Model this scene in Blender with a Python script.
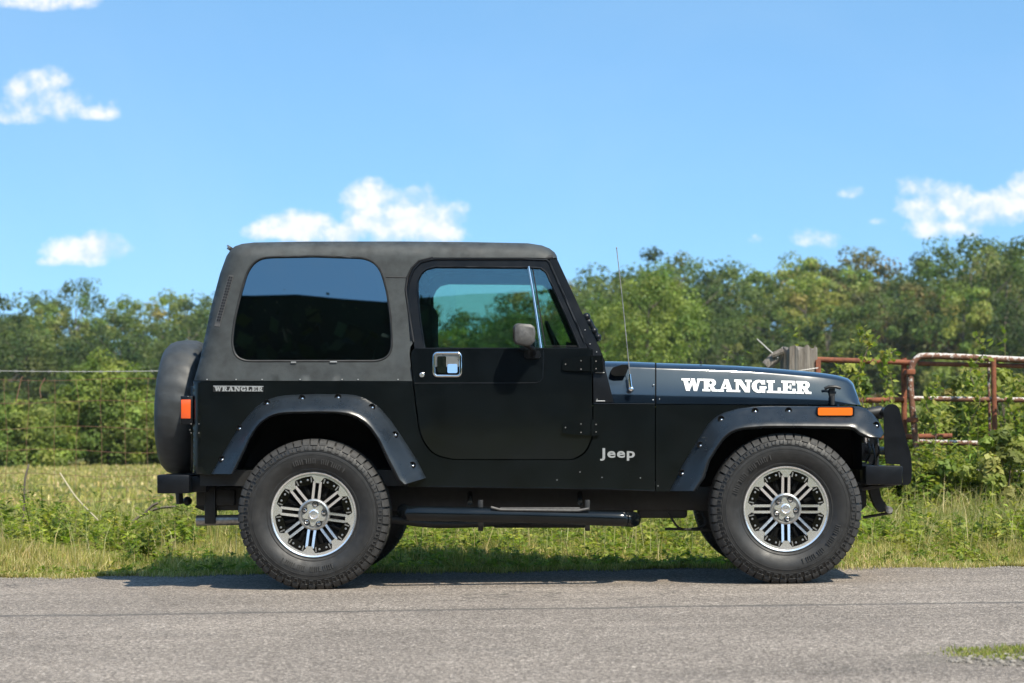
import bpy, bmesh, math, random
import numpy as np
from mathutils import Vector, Matrix
from mathutils.geometry import delaunay_2d_cdt
R = math.radians
random.seed(4); rng = np.random.default_rng(7)
SC = bpy.context.scene
for o in list(bpy.data.objects): bpy.data.objects.remove(o)

# ------------------------------------------------------------------ camera
CAMY, CAMZ, F, CX, CY = -11.5, 0.8, 2302.0, 562.0, 430.0
cd = bpy.data.cameras.new("camera"); cam = bpy.data.objects.new("camera", cd)
SC.collection.objects.link(cam); SC.camera = cam
cam.location = (0, CAMY, CAMZ); cam.rotation_euler = (R(90), 0, 0)
cd.sensor_width = 36; cd.lens = 36 * F / 1024
cd.shift_x = -(CX - 512) / 1024; cd.shift_y = (CY - 341.5) / 1024
cd.clip_start = 0.5; cd.clip_end = 6000
cd.dof.use_dof = True; cd.dof.focus_distance = 11.55; cd.dof.aperture_fstop = 5.0

# ------------------------------------------------------------------ sun, sky
SUNV = Vector((0.42, -0.62, 1.0)).normalized()
EL = math.asin(SUNV.z); AZ = math.atan2(SUNV.x, SUNV.y)
sd = bpy.data.lights.new("sun", 'SUN'); sun = bpy.data.objects.new("sun", sd)
SC.collection.objects.link(sun)
sd.energy = 4.9; sd.angle = R(0.5); sd.color = (1, 0.92, 0.78)
sun.rotation_euler = (-SUNV).to_track_quat('-Z', 'Y').to_euler()
SC.view_settings.view_transform = 'Standard'; SC.view_settings.look = 'None'
SC.view_settings.exposure = 0.55; SC.view_settings.gamma = 1.0
SC.view_settings.use_curve_mapping = False
SC.cycles.max_bounces = 10; SC.cycles.transparent_max_bounces = 24
SC.cycles.use_denoising = True
SC.cycles.sample_clamp_indirect = 6

wd = bpy.data.worlds.new("World"); SC.world = wd; wd.use_nodes = True
NT = wd.node_tree; NT.nodes.clear()
class NB:
    """tiny node-graph helper"""
    def __init__(s, nt): s.nt = nt
    def n(s, t, **k):
        nd = s.nt.nodes.new(t)
        for a, v in k.items(): setattr(nd, a, v)
        return nd
    def l(s, a, b): s.nt.links.new(a, b)
    def m(s, op, a, b=None, c=None, clamp=False):
        nd = s.n('ShaderNodeMath', operation=op, use_clamp=clamp)
        for i, v in enumerate((a, b, c)):
            if v is None: continue
            if isinstance(v, (int, float)): nd.inputs[i].default_value = v
            else: s.l(v, nd.inputs[i])
        return nd.outputs[0]
    def mixc(s, f, a, b, mode='MIX'):
        nd = s.n('ShaderNodeMix', data_type='RGBA', blend_type=mode)
        for i, v in ((0, f), (6, a), (7, b)):
            if isinstance(v, (int, float)): nd.inputs[i].default_value = v
            elif isinstance(v, tuple): nd.inputs[i].default_value = (*v[:3], 1)
            else: s.l(v, nd.inputs[i])
        return nd.outputs[2]
    def ramp(s, f, *stops):
        nd = s.n('ShaderNodeValToRGB'); cr = nd.color_ramp
        while len(cr.elements) < len(stops): cr.elements.new(0.5)
        for e, (p, c) in zip(cr.elements, stops):
            e.position = p; e.color = (*c, 1) if isinstance(c, tuple) else (c, c, c, 1)
        s.l(f, nd.inputs[0]); return nd.outputs[0]
    def noise(s, scale, detail=4, rough=0.55, vec=None, dist=0.0):
        nd = s.n('ShaderNodeTexNoise')
        nd.inputs['Scale'].default_value = scale; nd.inputs['Detail'].default_value = detail
        nd.inputs['Roughness'].default_value = rough; nd.inputs['Distortion'].default_value = dist
        if vec is not None: s.l(vec, nd.inputs['Vector'])
        return nd.outputs['Fac']
b = NB(NT)
geo = b.n('ShaderNodeTexCoord').outputs['Generated']
sep = b.n('ShaderNodeSeparateXYZ'); b.l(geo, sep.inputs[0])
dx, dy, dz = sep.outputs
comb = b.n('ShaderNodeCombineXYZ'); b.l(dx, comb.inputs[0]); b.l(dy, comb.inputs[1])
b.l(b.m('ADD', b.m('MULTIPLY', dz, 1.35), 0.19), comb.inputs[2])
nrm = b.n('ShaderNodeVectorMath', operation='NORMALIZE'); b.l(comb.outputs[0], nrm.inputs[0])
sky = b.n('ShaderNodeTexSky', sky_type='NISHITA'); sky.sun_disc = False
sky.sun_elevation = EL; sky.sun_rotation = AZ; sky.air_density = 1.0; sky.dust_density = 0.6; sky.ozone_density = 1.6
b.l(nrm.outputs[0], sky.inputs[0])
skyc = b.mixc(1.0, sky.outputs[0], (1.04, 1.39, 1.42), 'MULTIPLY')
# cumulus clouds: a few banks in their own directions of the sky (tangent coordinates u, v north of here)
ysafe = b.m('MAXIMUM', dy, 0.05)
u = b.m('DIVIDE', dx, ysafe); v = b.m('DIVIDE', dz, ysafe)
uv = b.n('ShaderNodeCombineXYZ'); b.l(u, uv.inputs[0]); b.l(v, uv.inputs[1])
n1 = b.noise(75, 7, 0.62, uv.outputs[0]); n2 = b.noise(24, 3, 0.5, uv.outputs[0])
CL = [(400,222,62,32,1.0),(372,200,30,22,1.0),(432,232,34,20,1.0),(300,229,46,19,1.0),(340,235,34,14,.9),
      (88,252,44,20,1.0),(45,108,68,24,.62),(28,92,34,20,.6),(90,114,28,13,.6),(40,0,70,17,.75),(42,82,34,18,.6),(262,232,26,14,.9),(20,118,40,12,.7),
      (940,206,44,26,.95),(985,213,58,24,.95),(918,190,22,16,.85),(1035,200,40,30,.9),(950,228,50,20,.6),(820,240,30,17,.5),
      (853,193,20,10,.2),(755,240,13,9,.15),(880,222,22,7,.05),(50,262,18,8,.4)]
dens = None
for (px, py, a_, b_, s_) in CL:
    uu = b.m('DIVIDE', b.m('SUBTRACT', u, (px - CX) / F), a_ / F)
    vv = b.m('DIVIDE', b.m('SUBTRACT', v, (CY - py) / F), b_ / F)
    vv = b.m('MULTIPLY', vv, b.m('ADD', 1.0, b.m('MULTIPLY', b.m('LESS_THAN', vv, 0.0), .55)))
    q = b.m('SUBTRACT', 1.0, b.m('ADD', b.m('MULTIPLY', uu, uu), b.m('MULTIPLY', vv, vv)))
    q = b.m('SUBTRACT', b.m('MAXIMUM', q, -4.0), (1 - s_) * .9 - .22)
    dens = q if dens is None else b.m('MAXIMUM', dens, q)
dens = b.m('ADD', dens, b.m('MULTIPLY', b.m('SUBTRACT', n1, 0.5), 3.1))
dens = b.m('ADD', dens, b.m('MULTIPLY', b.m('SUBTRACT', n2, 0.5), 1.0))
mask = b.ramp(dens, (0.0, 0.0), (0.5, 0.42), (1.15, 0.86))
mask = b.m('MULTIPLY', mask, b.m('GREATER_THAN', dy, 0.1))
n3 = b.noise(48, 5, 0.6, uv.outputs[0], .4)
of = b.n('ShaderNodeVectorMath', operation='ADD'); b.l(uv.outputs[0], of.inputs[0]); of.inputs[1].default_value = (.0022, .0040, 0)
emb = b.m('MULTIPLY', b.m('SUBTRACT', n1, b.noise(75, 7, 0.62, of.outputs[0])), 1.8)
lit = b.ramp(b.m('ADD', b.m('ADD', b.m('MULTIPLY', n3, 1.1), emb), b.m('MULTIPLY', dens, .16)), (0.42, (3.9, 4.8, 6.0)), (0.62, (5.0, 5.4, 6.0)), (0.85, (6.2, 6.1, 6.1)))
veil = b.m('MULTIPLY', b.ramp(b.noise(5, 4, .55, uv.outputs[0], .6), (.45, 0.0), (.8, 1.0)), .10)
skyc = b.mixc(veil, skyc, (4.6, 5.4, 6.2))
fin = b.mixc(mask, skyc, lit)
bg = b.n('ShaderNodeBackground'); b.l(fin, bg.inputs[0]); bg.inputs[1].default_value = 0.125
b.l(bg.outputs[0], b.n('ShaderNodeOutputWorld').inputs[0])

# ------------------------------------------------------------------ helpers
HAZE = 0.00017
def W(px, py, y):
    s = F / (y - CAMY)
    return Vector(((px - CX) / s, y, CAMZ - (py - CY) / s))
def gz(x, y=0):
    return 0.126 * math.tanh((x + 1.25) / 10)
def link(o, parent=None):
    SC.collection.objects.link(o)
    if parent is not None: o.parent = parent
    return o
def wloc(o):
    l = Vector((0, 0, 0))
    while o is not None: l = l + o.location; o = o.parent
    return l
def obj(name, bm, mat, parent=None, smooth=35, recalc=True, merge=0):
    """link a bmesh made in world coordinates as one mesh object"""
    if merge: bmesh.ops.remove_doubles(bm, verts=bm.verts, dist=merge)
    if recalc: bmesh.ops.recalc_face_normals(bm, faces=bm.faces)
    if parent is not None: bmesh.ops.translate(bm, verts=bm.verts, vec=-wloc(parent))
    me = bpy.data.meshes.new(name); bm.to_mesh(me); bm.free()
    if smooth is not None:
        me.polygons.foreach_set('use_smooth', [True] * len(me.polygons))
        if smooth < 180: me.set_sharp_from_angle(angle=R(smooth))
    me.materials.append(mat)
    return link(bpy.data.objects.new(name, me), parent)
def tag(o, label=None, cat=None, group=None, kind=None):
    if label: o['label'] = label
    if cat: o['category'] = cat
    if group: o['group'] = group
    if kind: o['kind'] = kind
    return o
def thing(name, loc, label, cat, group=None):
    o = bpy.data.objects.new(name, None); o.location = loc; o.empty_display_size = .1
    link(o); return tag(o, label, cat, group)
def npmesh(name, V, Fc, mat, parent=None, col=None, smooth=False):
    """V (n,3), Fc (m,k) same k; optional per-face colour"""
    me = bpy.data.meshes.new(name)
    m, k = Fc.shape
    me.vertices.add(len(V)); me.vertices.foreach_set('co', V.astype(np.float32).ravel())
    me.loops.add(m * k); me.loops.foreach_set('vertex_index', Fc.astype(np.int32).ravel())
    me.polygons.add(m); me.polygons.foreach_set('loop_start', np.arange(0, m * k, k, dtype=np.int32))
    if col is not None:
        at = me.color_attributes.new('tint', 'FLOAT_COLOR', 'CORNER')
        c = np.ones((m, k, 4), np.float32); c[:, :, :3] = col[:, None, :]
        at.data.foreach_set('color', c.ravel())
    if smooth: me.polygons.foreach_set('use_smooth', np.ones(m, bool))
    me.update(calc_edges=True); me.validate()
    me.materials.append(mat)
    return link(bpy.data.objects.new(name, me), parent)

def box(bm, x0, x1, y0, y1, z0, z1, bev=0.0, seg=2):
    r = bmesh.ops.create_cube(bm, size=1)
    for vv in r['verts']:
        vv.co = Vector(((x0 + x1) / 2 + vv.co.x * (x1 - x0), (y0 + y1) / 2 + vv.co.y * (y1 - y0), (z0 + z1) / 2 + vv.co.z * (z1 - z0)))
    if bev:
        es = list({e for vv in r['verts'] for e in vv.link_edges})
        bmesh.ops.bevel(bm, geom=es, offset=bev, segments=seg, affect='EDGES', profile=.5)
def pbox(bm, a, c, y0, y1, bev=.003, yr=None):
    p, q = W(*a, y0 if yr is None else yr), W(*c, y0 if yr is None else yr)
    box(bm, min(p.x, q.x), max(p.x, q.x), y0, y1, min(p.z, q.z), max(p.z, q.z), bev)
def tube(bm, pts, r, seg=10, caps=True):
    pts = [Vector(p) for p in pts]; rs = r if isinstance(r, (list, tuple)) else [r] * len(pts)
    rings = []; prev = None
    for i, p in enumerate(pts):
        t = (pts[min(i + 1, len(pts) - 1)] - pts[max(i - 1, 0)]).normalized()
        if prev is None:
            a = t.orthogonal().normalized()
        else:
            a = (prev - t * prev.dot(t)).normalized()
        prev = a; c = t.cross(a)
        rings.append([bm.verts.new(p + (a * math.cos(2 * math.pi * k / seg) + c * math.sin(2 * math.pi * k / seg)) * rs[i]) for k in range(seg)])
    for A, B in zip(rings, rings[1:]):
        for k in range(seg): bm.faces.new((A[k], A[(k + 1) % seg], B[(k + 1) % seg], B[k]))
    if caps: bm.faces.new(rings[0][::-1]); bm.faces.new(rings[-1])
def spline(pts, n=8):
    """Catmull-Rom through points"""
    P = [Vector(p) for p in pts]; P = [2 * P[0] - P[1]] + P + [2 * P[-1] - P[-2]]; out = []
    for i in range(1, len(P) - 2):
        for k in range(n):
            t = k / n
            out.append(.5 * ((2 * P[i]) + (P[i + 1] - P[i - 1]) * t + (2 * P[i - 1] - 5 * P[i] + 4 * P[i + 1] - P[i + 2]) * t * t + (3 * P[i] - P[i - 1] - 3 * P[i + 1] + P[i + 2]) * t ** 3))
    out.append(P[-2]); return out
def lathe(bm, prof, cen, axis='Y', seg=64, closed=False):
    """prof: list of (a, r): a along axis, r radius"""
    cen = Vector(cen); rings = []
    for a, r in prof:
        ring = []
        for k in range(seg):
            t = 2 * math.pi * k / seg; c, s = math.cos(t) * r, math.sin(t) * r
            ring.append(bm.verts.new(cen + (Vector((c, a, s)) if axis == 'Y' else Vector((a, c, s)) if axis == 'X' else Vector((c, s, a)))))
        rings.append(ring)
    pairs = list(zip(rings, rings[1:])) + ([(rings[-1], rings[0])] if closed else [])
    for A, B in pairs:
        for k in range(seg): bm.faces.new((A[k], A[(k + 1) % seg], B[(k + 1) % seg], B[k]))
def inpoly(x, y, P):
    r = False; n = len(P); j = n - 1
    for i in range(n):
        if (P[i][1] > y) != (P[j][1] > y) and x < (P[j][0] - P[i][0]) * (y - P[i][1]) / (P[j][1] - P[i][1]) + P[i][0]: r = not r
        j = i
    return r
def densify(P, step, closed=True):
    out = []; n = len(P)
    for i in range(n if closed else n - 1):
        a, c = P[i], P[(i + 1) % n]; L = math.hypot(c[0] - a[0], c[1] - a[1]); k = max(1, int(math.ceil(L / step)))
        for j in range(k): out.append((a[0] + (c[0] - a[0]) * j / k, a[1] + (c[1] - a[1]) * j / k))
    if not closed: out.append(P[-1])
    return out
def cdt(pos, neg=(), extra=()):
    """triangulate union(pos) - union(neg)"""
    V, E = [], []
    for P in list(pos) + list(neg):
        n0 = len(V); V += [Vector(p) for p in P]; n = len(P)
        E += [(n0 + i, n0 + (i + 1) % n) for i in range(n)]
    V += [Vector(p) for p in extra]
    v2, e2, f2, *_ = delaunay_2d_cdt(V, E, [], 0, 1e-4)
    keep = []
    for f in f2:
        cx = sum(v2[i].x for i in f) / 3; cy = sum(v2[i].y for i in f) / 3
        if any(inpoly(cx, cy, P) for P in pos) and not any(inpoly(cx, cy, P) for P in neg): keep.append(f)
    return v2, keep
def dseg(p, a, c):
    ax, ay = a; bx, by = c; L = (bx - ax) ** 2 + (by - ay) ** 2
    t = 0 if L == 0 else max(0, min(1, ((p[0] - ax) * (bx - ax) + (p[1] - ay) * (by - ay)) / L))
    return math.hypot(p[0] - ax - t * (bx - ax), p[1] - ay - t * (by - ay))
YC = 0.86
def panel(bm, pos, neg, yf, thick, mirror=True, grid=0, extra=(), step=6):
    """sheet metal panel drawn in side view, mapped to depth yf(px,py), given a thickness, mirrored to the far side"""
    pos = [densify(P, step) for P in pos]; neg = [densify(P, step) for P in neg]
    ex = list(extra)
    if grid:
        x0 = min(p[0] for P in pos for p in P); x1 = max(p[0] for P in pos for p in P); y0 = min(p[1] for P in pos for p in P); y1 = max(p[1] for P in pos for p in P)
        gx = x0 + grid / 2
        while gx < x1:
            gy = y0 + grid / 2
            while gy < y1: ex.append((gx, gy)); gy += grid
            gx += grid
    ex = [p for p in ex if any(inpoly(*p, P) for P in pos) and not any(inpoly(*p, P) for P in neg)
          and min(min(dseg(p, P[i], P[(i + 1) % len(P)]) for i in range(len(P))) for P in pos + neg) > .6]
    v2, fs = cdt(pos, neg, ex)
    used = sorted({i for f in fs for i in f}); fr, bk = {}, {}
    ws = {i: W(v2[i].x, v2[i].y, yf(v2[i].x, v2[i].y)) for i in used}
    cnt = {}
    for f in fs:
        for k in range(3):
            e = (f[k], f[(k + 1) % 3]); cnt[e] = cnt.get(e, 0) + 1
    for sgn in ((1, -1) if mirror else (1,)):
        for i in used:
            w = ws[i]
            fr[i] = bm.verts.new(w if sgn == 1 else (w.x, 2 * YC - w.y, w.z))
            bk[i] = bm.verts.new((w.x, w.y + thick, w.z) if sgn == 1 else (w.x, 2 * YC - w.y - thick, w.z))
        for f in fs:
            bm.faces.new([fr[i] for i in f]); bm.faces.new([bk[i] for i in f][::-1])
        for (a, c) in cnt:
            if (c, a) not in cnt: bm.faces.new((fr[c], fr[a], bk[a], bk[c]))
def strip(bm, pl, yf, n=6, crown=0.0, thick=0):
    """skin running across the vehicle between a side-view polyline and its mirror"""
    rows = []
    for p in pl:
        w = W(p[0], p[1], yf(*p)); row = []
        for k in range(n + 1):
            t = k / n
            row.append(bm.verts.new((w.x, w.y + (2 * YC - 2 * w.y) * t, w.z + crown * (1 - (2 * t - 1) ** 2))))
        rows.append(row)
    for A, B in zip(rows, rows[1:]):
        for k in range(n): bm.faces.new((A[k], A[k + 1], B[k + 1], B[k]))
def loft(bm, A, B, prof, mirror=True, n=40):
    """surface between two side-view polylines; prof: list of (t, y or y(px))"""
    def resample(P):
        L = [0]
        for p, q in zip(P, P[1:]): L.append(L[-1] + math.hypot(q[0] - p[0], q[1] - p[1]))
        out = []
        for k in range(n + 1):
            d = L[-1] * k / n; i = 0
            while i < len(L) - 2 and L[i + 1] < d: i += 1
            t = (d - L[i]) / (L[i + 1] - L[i]); out.append((P[i][0] + (P[i + 1][0] - P[i][0]) * t, P[i][1] + (P[i + 1][1] - P[i][1]) * t))
        return out
    A, B = resample(A), resample(B)
    for sgn in ((1, -1) if mirror else (1,)):
        G = []
        for p, q in zip(A, B):
            row = []
            for t, yy in prof:
                px, py = p[0] + (q[0] - p[0]) * t, p[1] + (q[1] - p[1]) * t
                w = W(px, py, yy(px) if callable(yy) else yy)
                row.append(bm.verts.new(w if sgn == 1 else (w.x, 2 * YC - w.y, w.z)))
            G.append(row)
        for i in range(len(G) - 1):
            for k in range(len(prof) - 1):
                f = (G[i][k], G[i][k + 1], G[i + 1][k + 1], G[i + 1][k]); bm.faces.new(f if sgn == 1 else f[::-1])
def sp2(P, n=5):
    return [(p.x, p.y) for p in spline([(a, c, 0) for a, c in P], n)]

def dots(name, pts, r, m, parent):
    for p in pts:
        bm = bmesh.new(); bmesh.ops.create_icosphere(bm, subdivisions=1, radius=r, matrix=Matrix.Translation(p)); obj(name, bm, m, parent, 60)
# ------------------------------------------------------------------ materials
def mat(name, col, rough=.5, metal=0.0, spec=.5, var=0.0, vscale=30, bump=0.0, bscale=200, rvar=0.0, coat=0.0, dust=0.0):
    m = bpy.data.materials.new(name); m.use_nodes = True; nt = m.node_tree; nb = NB(nt)
    p = nt.nodes['Principled BSDF']; p.inputs['Base Color'].default_value = (*col, 1)
    p.inputs['Roughness'].default_value = rough; p.inputs['Metallic'].default_value = metal
    p.inputs['Specular IOR Level'].default_value = spec; p.inputs['Coat Weight'].default_value = coat; p.inputs['Coat Roughness'].default_value = .04
    tc = nb.n('ShaderNodeTexCoord').outputs['Object']
    if var or dust:
        nz = nb.noise(vscale, 5, .6, tc); c = tuple(x * (1 - var) for x in col); e = tuple(min(1, x * (1 + var)) for x in col)
        out = nb.ramp(nz, (.3, c), (.7, e))
        if dust:
            sp = nb.ramp(nb.noise(420, 2, .5, tc), (.70, 0.0), (.80, dust)); out = nb.mixc(sp, out, (.35, .33, .29))
        nb.l(out, p.inputs['Base Color'])
    if rvar:
        nz = nb.noise(vscale * .6, 4, .6, tc); nb.l(nb.ramp(nz, (.3, max(0, rough - rvar)), (.7, min(1, rough + rvar))), p.inputs['Roughness'])
    if bump:
        nz = nb.noise(bscale, 3, .6, tc); bp = nb.n('ShaderNodeBump'); bp.inputs['Strength'].default_value = bump; bp.inputs['Distance'].default_value = .002
        nb.l(nz, bp.inputs['Height']); nb.l(bp.outputs[0], p.inputs['Normal'])
    return m
def glass(name, tint, rough=0.0, ior=2.3):
    m = bpy.data.materials.new(name); m.use_nodes = True; nt = m.node_tree; nb = NB(nt); nt.nodes.remove(nt.nodes['Principled BSDF'])
    tr = nb.n('ShaderNodeBsdfTransparent'); tr.inputs[0].default_value = (*tint, 1)
    gl = nb.n('ShaderNodeBsdfGlossy'); gl.inputs['Roughness'].default_value = rough; gl.inputs['Color'].default_value = (.66, .88, 1, 1)
    fr = nb.n('ShaderNodeFresnel'); fr.inputs[0].default_value = ior
    mx = nb.n('ShaderNodeMixShader'); nb.l(fr.outputs[0], mx.inputs[0]); nb.l(tr.outputs[0], mx.inputs[1]); nb.l(gl.outputs[0], mx.inputs[2])
    nb.l(mx.outputs[0], nt.nodes['Material Output'].inputs[0]); return m
M = {}
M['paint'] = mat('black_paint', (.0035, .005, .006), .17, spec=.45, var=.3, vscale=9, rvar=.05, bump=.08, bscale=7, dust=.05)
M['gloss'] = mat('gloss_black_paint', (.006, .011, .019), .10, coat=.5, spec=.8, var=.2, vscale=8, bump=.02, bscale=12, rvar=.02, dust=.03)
M['satin'] = mat('satin_black_trim', (.005, .006, .008), .36, spec=.28, var=.3, vscale=25, rvar=.08, bump=.08, bscale=150, dust=.1)
M['top'] = mat('weathered_black_hardtop', (.034, .039, .040), .62, spec=.45, var=.40, vscale=13, bump=.5, bscale=300, rvar=.12, dust=.22)
M['topdark'] = mat('dark_vent_slot', (.006, .006, .007), .6)
M['flare'] = mat('flare_plastic', (.010, .013, .016), .30, spec=.6, var=.25, vscale=25, rvar=.06, bump=.06, bscale=150, dust=.08)
M['rubber'] = mat('rubber', (.016, .0155, .015), .55, var=.4, vscale=28, bump=.25, bscale=220, rvar=.1)
M['lug'] = mat('worn_rubber', (.030, .029, .028), .7, var=.4, vscale=40, bump=.3, bscale=200)
M['vinyl'] = mat('vinyl_cover', (.036, .040, .042), .55, var=.25, vscale=14, bump=.3, bscale=60, rvar=.1)
M['under'] = mat('underbody_black', (.005, .005, .005), .8, spec=.1, var=.5, vscale=20)
M['frame'] = mat('chassis_black', (.010, .010, .010), .5, var=.5, vscale=30, dust=.1)
M['alloy'] = mat('machined_alloy', (.90, .90, .90), .20, .84, rvar=.05, vscale=90)
M['alloyd'] = mat('cast_alloy', (.42, .42, .41), .32, .8, rvar=.08, vscale=60)
M['chrome'] = mat('chrome', (.80, .80, .82), .10, 1.0, rvar=.05, vscale=80)
M['steel'] = mat('dull_steel', (.35, .33, .31), .45, .8, var=.3, vscale=60)
M['white'] = mat('white_decal', (.82, .82, .80), .35, var=.06, vscale=30)
M['badge'] = mat('silver_badge', (.42, .43, .43), .35, .4, var=.2, vscale=200)
M['orange'] = mat('amber_lens', (.80, .16, .012), .22, spec=.6, bump=.5, bscale=300)
M['redor'] = mat('orange_red_lens', (.75, .10, .02), .22, spec=.6)
M['insert'] = mat('gloss_black_insert', (.002, .002, .002), .12, spec=.35)
M['grey'] = mat('grey_mirror_plastic', (.080, .076, .072), .5, var=.3, vscale=50, bump=.2, bscale=300)
M['cloth'] = mat('dark_seat_cloth', (.02, .02, .022), .9)
M['clear'] = glass('green_tinted_glass', (.76, .88, .80), 0, 2.0)
M['dark'] = glass('smoked_glass', (.045, .055, .05), 0, 2.75)
M['lampglass'] = mat('lamp_glass', (.5, .5, .5), .05, .6)

# ------------------------------------------------------------------ ground, road
def ground_mat():
    m = bpy.data.materials.new('grassy_soil'); m.use_nodes = True; nb = NB(m.node_tree); p = m.node_tree.nodes['Principled BSDF']
    tc = nb.n('ShaderNodeTexCoord').outputs['Object']
    a = nb.ramp(nb.noise(.35, 5, .6, tc), (.35, (.085, .105, .028)), (.5, (.125, .13, .04)), (.65, (.19, .17, .075)))
    c = nb.ramp(nb.noise(9, 6, .65, tc), (.3, .55), (.7, 1.25))
    out = nb.mixc(1.0, a, c, 'MULTIPLY'); nb.l(out, p.inputs['Base Color']); p.inputs['Roughness'].default_value = .95
    p.inputs['Specular IOR Level'].default_value = .1
    bp = nb.n('ShaderNodeBump'); bp.inputs['Strength'].default_value = .8; bp.inputs['Distance'].default_value = .05
    nb.l(nb.noise(14, 5, .7, tc), bp.inputs['Height']); nb.l(bp.outputs[0], p.inputs['Normal']); return m
def road_mat():
    m = bpy.data.materials.new('old_asphalt'); m.use_nodes = True; nb = NB(m.node_tree); p = m.node_tree.nodes['Principled BSDF']
    tc = nb.n('ShaderNodeTexCoord').outputs['Object']
    vo = nb.n('ShaderNodeTexVoronoi'); vo.inputs['Scale'].default_value = 105; nb.l(tc, vo.inputs['Vector'])
    vc = nb.n('ShaderNodeSeparateColor'); nb.l(vo.outputs['Color'], vc.inputs[0])
    stone = nb.ramp(vc.outputs[0], (0, (.125, .104, .086)), (.45, (.230, .195, .162)), (.85, (.325, .278, .234)), (1, (.50, .435, .368)))
    vo2 = nb.n('ShaderNodeTexVoronoi'); vo2.inputs['Scale'].default_value = 190; nb.l(tc, vo2.inputs['Vector'])
    vc2 = nb.n('ShaderNodeSeparateColor'); nb.l(vo2.outputs['Color'], vc2.inputs[0])
    fine = nb.ramp(vc2.outputs[1], (0, .7), (1, 1.3))
    big = nb.ramp(nb.noise(.8, 5, .6, tc), (.3, .84), (.7, 1.12))
    mp = nb.n('ShaderNodeMapping'); nb.l(tc, mp.inputs[0]); mp.inputs['Scale'].default_value = (.25, 3.0, 1)
    lane = nb.ramp(nb.noise(1.0, 3, .5, mp.outputs[0]), (.3, .86), (.7, 1.10))
    c = nb.mixc(1, stone, fine, 'MULTIPLY'); c = nb.mixc(1, c, big, 'MULTIPLY'); c = nb.mixc(1, c, lane, 'MULTIPLY')
    # long tar seam and dark worn edge by the verge
    sp = nb.n('ShaderNodeSeparateXYZ'); nb.l(tc, sp.inputs[0])
    wob = nb.m('MULTIPLY', nb.m('SUBTRACT', nb.noise(1.3, 6, .7, tc), .5), .22)
    d = nb.m('ABSOLUTE', nb.m('SUBTRACT', nb.m('ADD', sp.outputs[1], wob), nb.m('ADD', -1.38, nb.m('MULTIPLY', sp.outputs[0], .02))))
    seam = nb.ramp(d, (.0, .8), (.07, .0)); c = nb.mixc(seam, c, (.07, .066, .062))
    # soil washed round the tuft at the near edge
    dv = nb.n('ShaderNodeVectorMath', operation='SUBTRACT'); nb.l(tc, dv.inputs[0]); dv.inputs[1].default_value = (1.62, -3.66, 0)
    dm = nb.n('ShaderNodeMapping'); dm.inputs['Scale'].default_value = (2.0, 2.2, 0); nb.l(dv.outputs[0], dm.inputs[0]); dl = nb.n('ShaderNodeVectorMath', operation='LENGTH'); nb.l(dm.outputs[0], dl.inputs[0])
    so = nb.ramp(nb.m('ADD', dl.outputs['Value'], nb.m('MULTIPLY', nb.m('SUBTRACT', nb.noise(5, 5, .7, tc), .5), 1.4)), (.45, .85), (1.0, .0)); c = nb.mixc(so, c, (.13, .115, .09))
    # wandering hairline cracks and darker oily patches
    v3 = nb.n('ShaderNodeTexVoronoi', feature='DISTANCE_TO_EDGE'); v3.inputs['Scale'].default_value = .55
    wv = nb.n('ShaderNodeVectorMath', operation='ADD'); nz = nb.n('ShaderNodeTexNoise'); nz.inputs['Scale'].default_value = 2.2; nz.inputs['Detail'].default_value = 6; nb.l(tc, nz.inputs['Vector']); nb.l(tc, wv.inputs[0]); nb.l(nz.outputs['Color'], wv.inputs[1]); nb.l(wv.outputs[0], v3.inputs['Vector'])
    ck = nb.m('MULTIPLY', nb.ramp(v3.outputs['Distance'], (.0, .7), (.010, .0)), nb.ramp(nb.noise(.6, 3, .5, tc), (.48, 0.0), (.6, 1.0))); c = nb.mixc(ck, c, (.06, .055, .05))
    st = nb.m('MULTIPLY', nb.ramp(nb.noise(1.7, 4, .6, tc, 1.0), (.58, 0.0), (.74, 1.0)), .30); c = nb.mixc(st, c, (.12, .11, .10))
    nb.l(c, p.inputs['Base Color']); p.inputs['Roughness'].default_value = .88; p.inputs['Specular IOR Level'].default_value = .25
    bp = nb.n('ShaderNodeBump'); bp.inputs['Strength'].default_value = 1.0; bp.inputs['Distance'].default_value = .006
    nb.l(nb.m('ADD', vo.outputs['Distance'], nb.m('MULTIPLY', nb.noise(120, 4, .7, tc), 1.0)), bp.inputs['Height']); nb.l(bp.outputs[0], p.inputs['Normal']); return m
def edge_y(x):
    xs = [-60, -4, -1.2, 1.6, 3.0, 60]; ys = [1.15, 1.18, 1.47, 1.40, 1.0, .9]
    return float(np.interp(x, xs, ys)) + .035 * math.sin(x * 3.1) + .03 * math.sin(x * 7.7 + 1) + .02 * math.sin(x * 19)
def sheet(name, xs, ys, zf, m, label=None, yfix=None):
    V = []; 
    for y in ys:
        for x in xs: yy = yfix(x, y) if yfix else y; V.append((x, yy, zf(x, yy)))
    n = len(xs); Fc = [(j * n + i, j * n + i + 1, (j + 1) * n + i + 1, (j + 1) * n + i) for j in range(len(ys) - 1) for i in range(n - 1)]
    o = npmesh(name, np.array(V), np.array(Fc), m, smooth=True); tag(o, kind='structure'); return o
def axis(*segs):
    out = []
    for a, c, n in segs: out += [a + (c - a) * k / n for k in range(n)]
    return out + [segs[-1][1]]
GM = ground_mat()
sheet('ground', axis((-399, -60, 12), (-60, -8, 26), (-8, 8, 64), (8, 60, 26), (60, 399, 12)),
      axis((-199, -60, 8), (-60, -7, 20), (-7, 0, 7), (0, 9, 60), (9, 60, 40), (60, 399, 10)),
      lambda x, y: gz(x) - (0.012 if y < 1.0 else 0.012 + .02 * min(1, (y - 1) / .5)) + (.03 * math.sin(x * 2.1) * math.sin(y * 1.7) if 2 < y < 80 else 0), GM)
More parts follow.
